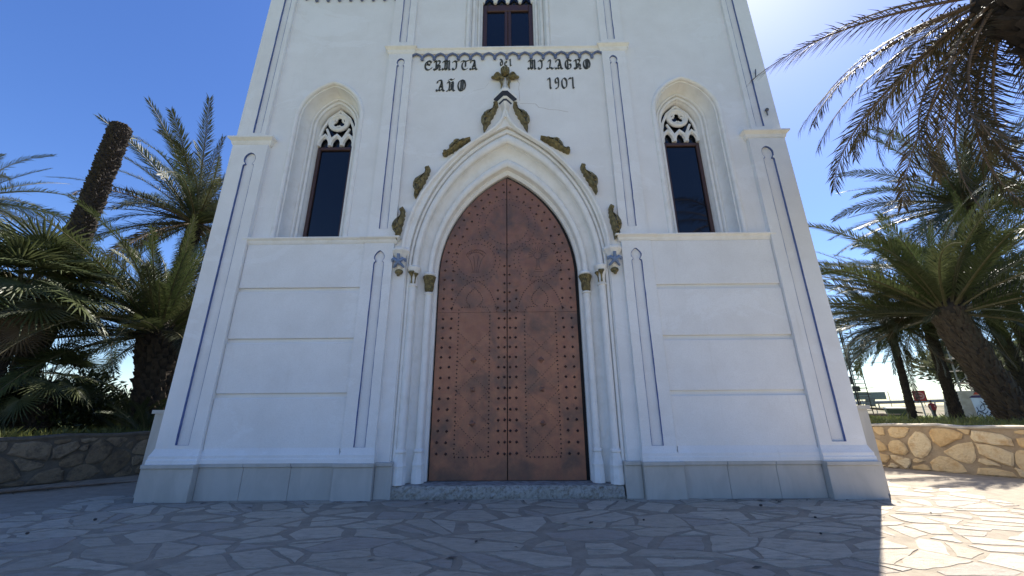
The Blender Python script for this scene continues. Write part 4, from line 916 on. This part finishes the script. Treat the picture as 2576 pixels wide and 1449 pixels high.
# young palms along the foot of the left garden
for i, (u, v, Y, L, lab) in enumerate(((318,1092,3.9,1.5,'young palm sprouting in front of the thick trunk'), (372,1070,3.5,1.25,'young palm tuft between thick trunk and chapel corner'), (245,1085,4.6,1.6,'young palm tuft under the oleander'))):
    q = P2(u, v, Y); o = thing('palm_seedling', lab, 'palm', (q.x,q.y,.66), 0, 'young palms in the left garden'); rs = random.Random(500+i)
    for j in range(15): place_frond(o, rs.choice(FG+FB), (0,0,.02), j*2.4, R(rs.uniform(25, 85)), L/4*rs.uniform(.75, 1.15), rs.uniform(-.6, .6))
    k = MB(); k.lathe([(.12,-.1),(.13,.05),(.06,.2)], 0, 0, 8); k.build('trunk', 'palm_trunk', o)

# ------------------------------------------------------------------ bushes and the feathery tree
def bush(name, label, cat, base, rx, ry, rz, n, leaf, mat, seed, stems=9, group=None, trunkh=0.0, shape=.7):
    rs = random.Random(seed); o = thing(name, label, cat, base, 0, group); k = MB(); tips = []
    if trunkh: k.tube([(0,0,-.1),(.05,0,trunkh*.5),(0,.05,trunkh)], [.20,.16,.13], 8)
    for i in range(stems):
        a = rs.uniform(0, 6.28); f = math.sqrt(rs.random()); e = Vector((rx*f*math.cos(a), ry*f*math.sin(a), trunkh+rz*(1.05-.55*f*f)*rs.uniform(.75, 1.05))); mid = Vector((e.x*.35, e.y*.35, trunkh+(e.z-trunkh)*.55))
        k.tube([(0,0,trunkh*.95), mid, e], [.05 if trunkh else .022, .03 if trunkh else .014, .005], 5); tips.append((mid, e))
    k.build('trunk' if trunkh else 'stems', 'bark', o)
    k = MB()
    for j in range(n):
        mid, e = rs.choice(tips); t = rs.random()**.6; c_ = mid.lerp(e, t); r = (.16+.30*(1-abs(t-.6)))*min(rx, rz)*shape
        d = Vector((rs.gauss(0, 1), rs.gauss(0, 1), rs.gauss(0, .8))); c_ = c_+d*r*.55
        if c_.z < .02: c_.z = abs(c_.z)+.02
        ax = (d*.5+Vector((rs.gauss(0,.5), rs.gauss(0,.5), .6))).normalized(); sd2 = ax.cross(Vector((rs.gauss(0,1), rs.gauss(0,1), rs.gauss(0,1)))).normalized()
        l = leaf*rs.uniform(.6, 1.25); w = l*.16; k.add([c_-sd2*w*.3, c_+ax*l*.5-sd2*w, c_+ax*l, c_+ax*l*.5+sd2*w], [(0,1,2,3)])
    k.build('crown' if trunkh else 'foliage', mat, o, recalc=False, kind='stuff'); return o
q = P2(205,1085,5.0); bush('oleander_bush', 'oleander bush with narrow leaves between fan palm and thick trunk', 'bush', (q.x,q.y,.66), 1.2, 1.0, 1.75, 5200, .17, 'bush_leaf', 601, 16, 'shrubs in the left garden')
q = P2(110,1085,3.6); bush('dark_shrub', 'dark dense shrub at the foot of the fan palms', 'bush', (q.x,q.y,.66), 1.3, 1.0, 1.3, 4200, .14, 'bush_leaf', 602, 14, 'shrubs in the left garden')
q = P2(20,1085,2.6); bush('dark_shrub', 'shrub in deep shade at the far left behind the wall', 'bush', (q.x,q.y,.68), 1.1, .9, 1.3, 3600, .14, 'bush_leaf', 603, 14, 'shrubs in the left garden')
q = P2(285,1085,6.6); bush('oleander_bush', 'lower oleander bush behind the young palms', 'bush', (q.x,q.y,.60), 1.3, 1.1, 1.25, 4200, .15, 'bush_leaf', 604, 14, 'shrubs in the left garden')
q = P2(2490,1030,24); bush('tamarisk_tree', 'feathery grey green tree behind the leaning palm trunk', 'tree', (q.x,q.y,.3), 4.0, 3.0, 5.2, 11000, .40, 'tamarisk_leaf', 605, 22, None, 1.6, .55)
q = P2(2575,1030,34); bush('tamarisk_tree', 'smaller feathery tree at the right picture edge', 'tree', (q.x,q.y,.3), 4.0, 3.0, 5.5, 6000, .45, 'tamarisk_leaf', 606, 18, None, 1.4, .55)

# ------------------------------------------------------------------ grass along the tops of the walls
k = MB(); rs = random.Random(77)
def blades(A, B, n, depth, hmax, k=k):
    d = (B-A); nrm = Vector((d.y, -d.x)).normalized()
    if nrm.dot(A-cen) < 0: nrm = -nrm
    for i in range(n):
        s2 = rs.random(); w2 = .40+depth*rs.random()**1.6; p = A+d*s2+nrm*w2
        h = hmax*rs.uniform(.3, 1)*(.6+.8*abs(noise.noise(Vector((p.x*.9, p.y*.9, 3))))); a = rs.uniform(0, 6.28); wd = rs.uniform(.006, .014); ln = Vector((rs.gauss(0,.35), rs.gauss(0,.35), 1))*h
        z = .86-.58*min(1, max(0, (w2-4)/26))-.04; bx, by = math.cos(a)*wd, math.sin(a)*wd
        k.add([(p.x-bx, p.y-by, z), (p.x+bx, p.y+by, z), (p.x+ln.x*.45+bx*.6, p.y+ln.y*.45+by*.6, z+ln.z*.6), (p.x+ln.x, p.y+ln.y, z+ln.z)], [(0,1,2), (0,2,3)])
blades(RWA+dr*2, RWB+dr*4, 16000, 5, .34); blades(RWA+dr*3+Vector((3,3)), RWB+dr*22+Vector((3,3)), 26000, 24, .42); blades(LWA, LWB, 12000, 7, .36)
k.build('grass', 'grass_blade', None, recalc=False, kind='stuff', label='green grass growing behind the garden walls', category='grass')

# fallen frond and crumbs on the paving
q = onZ(8, 1243); fo = thing('fallen_frond', 'dry brown palm frond lying on the paving along the left wall', 'palm frond', (q.x-.5, q.y-.5, .035))
e = onZ(262, 1219); ff = frond_mesh('frond_dead', 2.4, .05, .30, 60, .05, 97, ('frond_dry', 'rachis_dry'), 0, .3, .03); az = math.atan2(e.y-q.y, e.x-q.x)
fr = place_frond(fo, ff, (0,0,0), az, 0, 1.3); fr.name = 'frond'
for i, (u, v, r) in enumerate(((1915,1276,.022), (2052,1306,.016), (2066,1347,.014), (238,1312,.02), (67,1347,.018), (1620,1312,.013))):
    q = onZ(u, v); k = MB(); k.ball((0,0,r*.7), r, 1.2, .9, .8, 7, 5); o = k.build('pebble', 'pebble', None, 50); o.location = (q.x, q.y, .012)
    o['label'] = ('dark seed on the shaded paving below the right plinth', 'tiny seed near the shadow edge, the farther of two', 'tiny seed near the shadow edge, the nearer of two', 'dark seed on the shaded paving below the left buttress', 'dark seed at the far left of the shaded paving', 'tiny dark seed right of the door on the shaded paving')[i]; o['category'] = 'pebble'; o['group'] = 'crumbs on the paving'

k = MB(); rs = random.Random(91)                                  # wind-blown leaflets and grit
for i in range(260):
    if i < 120: x = rs.uniform(-5.8, 6.0); y = -.16-abs(rs.gauss(0, .10))-(.05 if abs(x) > 2 else 0)
    elif i < 180: t = rs.random(); p = LWA.lerp(LWB, t); x, y = p.x+abs(rs.gauss(.1, .25))*.8, p.y-abs(rs.gauss(.1, .25))*.6
    else: x, y = rs.uniform(-8, 8), rs.uniform(-3.5, -.2)
    l = rs.uniform(.015, .075) if rs.random() < .5 else rs.uniform(.008, .018); w = l*rs.uniform(.08, .4); a = rs.uniform(0, 6.28); dx, dy = math.cos(a), math.sin(a); z = .012
    k.add([(x-dx*l, y-dy*l, z), (x-dy*w, y+dx*w, z+.004), (x+dx*l, y+dy*l, z+.002), (x+dy*w, y-dx*w, z+.007)], [(0,1,3), (1,2,3)])
k.build('litter', 'pebble', None, recalc=False, kind='stuff', label='dark scraps of leaf and grit scattered over the paving', category='litter')

# ------------------------------------------------------------------ far side: road bank, barrier, fence, masts, signs, walker
k = MB(); rws = []
def bank_top(x): return 1.05+.020*(x-45)
for i in range(41):
    x = 30+i*3.2; y0 = 52-.02*(x-45)
    h = bank_top(x)+.12*noise.noise(Vector((x*.2, 0, 5)))
    rws.append([(x, y0-9, .15), (x, y0-6, .25+.35*h+.2*noise.noise(Vector((x*.5, 1, 0)))), (x, y0-3, .25+.65*h+.2*noise.noise(Vector((x*.4, 4, 0)))), (x, y0-.5, h), (x, y0+8, h), (x, y0+20, .1)])
k.rows(rws); bank = k.build('embankment', 'scrub', None, 50, kind='structure')
def bz(x): return bank_top(x)
rail = thing('guard_rail', 'grey steel guard rail on the road bank behind the palms', 'guard rail', (45, 52, bz(45)))
k = MB(); rws = []
for i in range(40):
    x = 36+i*2.6; y = 51.8-.02*(x-45); z = bz(x)+.12
    rws.append([(x-45, y-52+dy, z-bz(45)+dz) for dy, dz in ((0,.42),(-.06,.50),(-.06,.58),(0,.64),(-.06,.70),(-.06,.78),(0,.86),(.04,.86),(.04,.42))])
k.rows(rws, True, True); k.build('beam', 'galvanised', rail)
k = MB(); k.box(-.07,.07,-.05,.05,0,1.0); pm = k.mesh('post', 'galvanised')
for i in range(26): x = 37+i*4.0; link('post', pm, rail, (x-45, 51.9-.02*(x-45)-52, bz(x)-bz(45)-.02))
fence = thing('wire_fence', 'thin chain link fence with slim posts beyond the guard rail', 'fence', (45, 56, bz(45)))
k = MB(); k.tube([(0,0,0),(0,0,2.35)], .045, 6); pm = k.mesh('post', 'weathered_metal')
for i in range(18): x = 38+i*5.2; link('post', pm, fence, (x-45, 0, bz(x)-bz(45)))
k = MB(); k.tube([(8.2-.9,0,0),(8.0,0,1.9),(8.2+.9,0,0)], .04, 5); k.build('brace', 'weathered_metal', fence)
k = MB()
for z in (.15, .6, 1.1, 1.6, 2.1, 2.3): k.tube([(x-45, 0, bz(x)-bz(45)+z) for x in (36, 60, 90, 130)], .012, 4)
for i in range(240): x = 36+i*.38; k.tube([(x-45, .01, bz(x)-bz(45)+.1), (x-45+.5, .01, bz(x)-bz(45)+2.3)], .005, 3)
k.build('mesh_wire', 'weathered_metal', fence, recalc=False, kind='stuff')
# lattice mast by the chapel corner
q = P2(2168,1012,40); t_ = P2(2120,835,40); mast = thing('lattice_mast', 'dark steel lattice mast standing behind the chapel corner', 'mast', (q.x,q.y,.2))
w = .58; H = t_.z+1.2
for sx, sy in ((-1,-1),(1,-1),(0,1)): k = MB(); k.tube([(sx*w, sy*w*.8, 0), (sx*w, sy*w*.8, H)], .05 if sy < 0 else .09, 6); k.build('mast_leg', 'tower_steel', mast)
z = .3
k = MB(); k.tube([(-w,-w*.8,0),(w,-w*.8,0)], .038, 5); k.tube([(-w,-w*.8,0),(0,w*.8,0),(w,-w*.8,0)], .03, 5); rm = k.mesh('rung', 'tower_steel')
while z < H: link('rung', rm, mast, (0,0,z)); z += .50
k = MB(); k.box(-.9,-.35,-.7,-.25,2.9,3.5); k.box(-1.25,-.9,-.6,-.3,3.7,4.6); k.tube([(-1.3,-.5,3.2),(1.4,-.5,3.3)], .04, 5); k.tube([(-1.2,-.5,2.6),(.9,-.5,2.6)], .05, 5); k.build('cable_box', 'tower_steel', mast)
a = P2(2142,913,40); b2 = P2(2330,890,34); c2 = P2(2640,820,28)
wr = MB(); wr.tube([a.lerp(b2, i/12)-Vector((0,0,.35*math.sin(pi*i/12))) for i in range(13)]+[b2.lerp(c2, i/12)-Vector((0,0,.2*math.sin(pi*i/12))) for i in range(1, 13)], .022, 5)
wr.build('overhead_wire', 'tower_steel', None, label='thin overhead cable running right from the lattice mast', category='cable')
# pylon on a sprayed concrete block
q = P2(2452,1042,20); gb = thing('graffiti_block', 'tapering concrete block sprayed with white and black graffiti behind the leaning palm', 'concrete block', (q.x,q.y,.35), -.25)
zt = 2.0
k = MB(); k.rows([[(-1.15,-.9,0),(1.15,-.9,0),(1.15,.9,0),(-1.15,.9,0)], [(-.85,-.68,zt),(.85,-.68,zt),(.85,.68,zt),(-.85,.68,zt)]], True, True); k.build('body', 'concrete', gb)
fy = lambda z: -.905+.22*z/zt
k = MB(); k.add([(-.45,fy(.1),.1),(1.10,fy(.1),.1),(.92,fy(1.55),1.55),(-.42,fy(1.55),1.55)], [(0,1,2,3)]); k.build('sprayed_field', 'spray_white', gb, recalc=False)
k = MB(); jr = random.Random(9)
for i in range(11):
    x, z = jr.uniform(-.35, .95), jr.uniform(.15, 1.2); a = jr.uniform(0, 6); pl = []
    for j in range(7): pl.append((x, fy(z)-.006, z)); x = min(1.0, max(-.42, x+.12*math.cos(a))); z = min(1.5, max(.12, z+.16*math.sin(a))); a += jr.uniform(.1, .75)
    k.tube(pl, .022, 4)
k.build('sprayed_lines', 'spray_black', gb)
k = MB(); k.add([(-.5,fy(1.56)-.002,1.56),(.9,fy(1.56)-.002,1.56),(.85,fy(1.74)-.002,1.74),(-.3,fy(1.70)-.002,1.70)], [(0,1,2,3)]); k.build('sprayed_band', 'spray_violet', gb, recalc=False)
k = MB(); k.add([(-.2,fy(1.76)-.002,1.76),(.5,fy(1.76)-.002,1.76),(.35,fy(1.97)-.002,1.97),(-.05,fy(1.95)-.002,1.95)], [(0,1,2,3)]); k.build('sprayed_patch', 'spray_red', gb, recalc=False)
py = thing('pylon', 'pale steel lattice pylon rising from the graffiti block', 'pylon', (q.x,q.y,.35+zt), -.25)
for sx in (-1, 1):
    for sy in (-1, 1): k = MB(); k.tube([(sx*.6, sy*.45, 0), (sx*.18, sy*.15, 9)], .05, 5); k.build('pylon_leg', 'pylon_steel', py)
for j in range(10):
    z = .5+j*.85; f = 1-.075*z; k = MB(); x, y = .6*f, .45*f
    k.tube([(-x,-y,z),(x,-y,z)], .03, 4); k.tube([(-x,y,z),(x,y,z)], .03, 4); k.tube([(-x,-y,z),(x*.93,-y*.93,z+.85)], .025, 4); k.build('brace', 'pylon_steel', py)
# road signs
q = P2(2332,1056,24); sg = thing('road_sign', 'red traffic sign on a grey post beside the walker', 'sign', (q.x,q.y,.25), math.atan2(q.x-CAM.x, q.y-CAM.y)*-.85)
t_ = P2(2307,996,24); zc = t_.z-.25
k = MB(); k.tube([(0,.03,0),(0,.03,zc+.3)], .045, 8); k.build('post', 'galvanised', sg)
k = MB(); k.cbox(-.36,.36,-.03,0,zc-.40,zc+.40,.02); k.build('plate', 'sign_dark', sg)
k = MB(); k.cbox(-.32,.32,-.036,-.02,zc-.36,zc+.36,.004); k.build('face', 'sign_red', sg)
k = MB(); k.rows([[(.27*math.cos(a), -.040, zc+.27*math.sin(a)), (.19*math.cos(a), -.040, zc+.19*math.sin(a))] for a in (2*pi*i/24 for i in range(25))]); k.add([(-.15,-.041,zc-.06),(.15,-.041,zc-.06),(.15,-.041,zc+.06),(-.15,-.041,zc+.06)], [(0,1,2,3)]); k.build('worn_ring', 'sign_pale', sg, recalc=False)
q = P2(2352,1055,24.5); k = MB(); k.tube([(0,0,0),(-.02,.03,1.25)], [.05,.045], 7); o = k.build('marker_post', 'weathered_metal', None); o.location = (q.x,q.y,.22); o['label'] = 'short grey post between the red sign and the walker'; o['category'] = 'post'
q = P2(2190,1030,42); sg = thing('direction_board', 'grey board on two legs seen from behind next to the mast', 'sign', (q.x,q.y,.3), -.7)
t_ = P2(2186,1003,42); zc = t_.z-.3
for sx in (-.55, .55): k = MB(); k.tube([(sx,0,0),(sx,0,zc+.6)], .05, 6); k.build('leg', 'galvanised', sg)
k = MB(); k.cbox(-2.2,1.7,-.05,.05,zc-.1,zc+.75,.02); k.build('board', 'sign_back', sg)
k = MB(); k.rows([[(-.4,-.07,zc-.9),(.5,-.07,zc-.9),(.7,-.07,zc+.1),(-.2,-.07,zc+.1)], [(-.4,.02,zc-.9),(.5,.02,zc-.9),(.7,.02,zc+.1),(-.2,.02,zc+.1)]], True, True); k.build('lower_plate', 'weathered_metal', sg)
# refuse container, bench and planks
q = P2(2258,1050,30); o = thing('refuse_container', 'dark green refuse container left of the slender palm trunk', 'container', (q.x,q.y,.12), -.6)
k = MB(); k.rows([[(-.55,-.42,.15),(.55,-.42,.15),(.55,.42,.15),(-.55,.42,.15)], [(-.68,-.52,1.05),(.68,-.52,1.05),(.68,.52,1.05),(-.68,.52,1.05)]], True, True); k.build('body', 'bin_plastic', o)
k = MB(); k.rows([[(-.72,-.55,1.06),(.72,-.55,1.06),(.72,.55,1.06),(-.72,.55,1.06)], [(-.70,-.5,1.14),(.70,-.5,1.14),(.70,.55,1.22),(-.70,.55,1.22)], [(-.5,-.3,1.2),(.5,-.3,1.2),(.5,.5,1.26),(-.5,.5,1.26)]], True, True); k.build('lid', 'bin_plastic', o)
for sx in (-.45, .45):
    for sy in (-.35, .35): k = MB(); k.tube([(sx-.04,sy,.09),(sx+.04,sy,.09)], .09, 10); k.build('wheel', 'shoe', o)
q = P2(2212,1052,26); o = thing('bench', 'dark low bench on the grass beside the chapel corner', 'bench', (q.x,q.y,.15), -.75)
for j in range(3): k = MB(); k.cbox(-1.3,1.3,-.26+.18*j,-.10+.18*j,.62,.67,.006); k.build('seat_plank', 'timber', o)
for sx in (-1, 1): k = MB(); k.box(sx*1.0-.05, sx*1.0+.05, -.22,.26,0,.615); k.build('leg', 'tower_steel', o)
q = P2(2238,1046,34); o = thing('timber_stack', 'long dark boards over a rusty red heap left of the container', 'timber', (q.x,q.y,.1), -.55)
for j in range(4): k = MB(); k.rows([[(-2.4,-.3+.2*j,1.25-.03*j),(-2.4,-.12+.2*j,1.25-.03*j),(-2.4,-.12+.2*j,1.38-.03*j),(-2.4,-.3+.2*j,1.38-.03*j)], [(2.4,-.3+.2*j,.62),(2.4,-.12+.2*j,.62),(2.4,-.12+.2*j,.75),(2.4,-.3+.2*j,.75)]], True, True); k.build('board', 'timber', o)
k = MB(); jr = random.Random(4); k.rows([[(x, -.7, 0), (x, -.35, .32+jr.uniform(-.1,.12)), (x, .1, .55-.08*x+jr.uniform(-.1,.1)), (x, .7, 0)] for x in (-2.4,-1.8,-1.1,-.4,.3,1,1.7,2.3)], True, True); k.build('heap', 'rust_red', o)

# walker, seen from behind, leaning into the stride
def person(base, rz):
    o = thing('person', 'person in a dark red jacket and dark trousers walking away across the grass', 'person', base, rz)
    V = []; E_ = []; Rd = []
    def v(x, y, z, r): V.append((x, y, z)); Rd.append(r); return len(V)-1
    def chain(a, *pts):
        for p in pts: n = v(*p); E_.append((a, n)); a = n
        return a
    pel = v(0,0,.92,(.165,.12)); sp = chain(pel, (0,-.02,1.08,(.165,.115)), (0,.02,1.26,(.185,.125)), (0,.07,1.40,(.165,.11))); nk = chain(sp, (0,.10,1.49,(.06,.06)), (0,.13,1.56,(.075,.085)), (0,.145,1.64,(.085,.10)), (0,.14,1.71,(.06,.07)))
    for s, (kn, an, to) in ((1, ((.10,.16,.50),(.11,.02,.10),(.115,.20,.04))), (-1, ((-.10,.03,.49),(-.10,-.26,.14),(-.10,-.13,.05)))):
        chain(pel, (s*.10,.0,.84,(.10,.11)), (*kn,(.065,.07)), (kn[0], (kn[1]+an[1])/2-.02, (kn[2]+an[2])/2, (.06,.062)), (*an,(.042,.045)), (*to,(.035,.035)))
    hands = []
    for s in (1, -1):
        h = chain(sp, (s*.185,.06,1.38,(.07,.075)), (s*.27,.00-.04*s,1.12,(.05,.055)), (s*.27,.05+.10*s,.90,(.038,.042)), (s*.265,.07+.12*s,.83,(.026,.04)))
        for j in range(5):
            th = j == 4; b2 = V[h]; dx = (-.03 if th else 0)*s; dy = -.03+.019*j if not th else .03
            chain(h, (b2[0]+dx, b2[1]+dy, b2[2]-(.05 if not th else .02), (.009,.009)), (b2[0]+dx*1.3-.005*s, b2[1]+dy+.01, b2[2]-(.085-.006*abs(j-1.5) if not th else .055), (.008,.008)))
    me = bpy.data.meshes.new('body'); me.from_pydata(V, E_, []); ob = bpy.data.objects.new('tmp', me); C.objects.link(ob)
    md = ob.modifiers.new('skin', 'SKIN'); me.skin_vertices[0].data[0].use_root = True
    for i, r in enumerate(Rd): me.skin_vertices[0].data[i].radius = r
    sb = ob.modifiers.new('sub', 'SUBSURF'); sb.levels = 1; sb.render_levels = 1
    dg = bpy.context.evaluated_depsgraph_get(); nm = bpy.data.meshes.new_from_object(ob.evaluated_get(dg)); bpy.data.objects.remove(ob)
    nm.name = 'body'; nm.materials.clear()
    for mm in ('jacket', 'trousers', 'skin', 'shoe'): nm.materials.append(MATS[mm])
    for p in nm.polygons:
        c_ = p.center; p.use_smooth = True
        p.material_index = 3 if c_.z < .085 else 2 if (c_.z > 1.47 or (abs(c_.x) > .2 and c_.z < .87)) else 0 if c_.z > .84 else 1
    link('body', nm, o)
    k = MB(); k.ball((0,.125,1.685), .105, .92, 1.05, 1.0, 12, 8); k.ball((0,.07,1.63), .085, .95, .7, 1.0, 10, 6); k.build('hair', 'hair', o, 60)
    k = MB(); k.lathe([(.205,.80),(.215,.86),(.20,1.0),(.205,1.15)], 0, -.005, 16); q = k.build('jacket_hem', 'jacket', o, 60); q.scale = (1, .74, 1)
    for s in (-1, 1): k = MB(); k.ball((s*.088,.14,1.635), .022, .5, 1, 1.3, 6, 5); k.build('ear', 'skin', o, 60)
    return o
q = P2(2356,1054,33); person((q.x, q.y, .22), -.35)
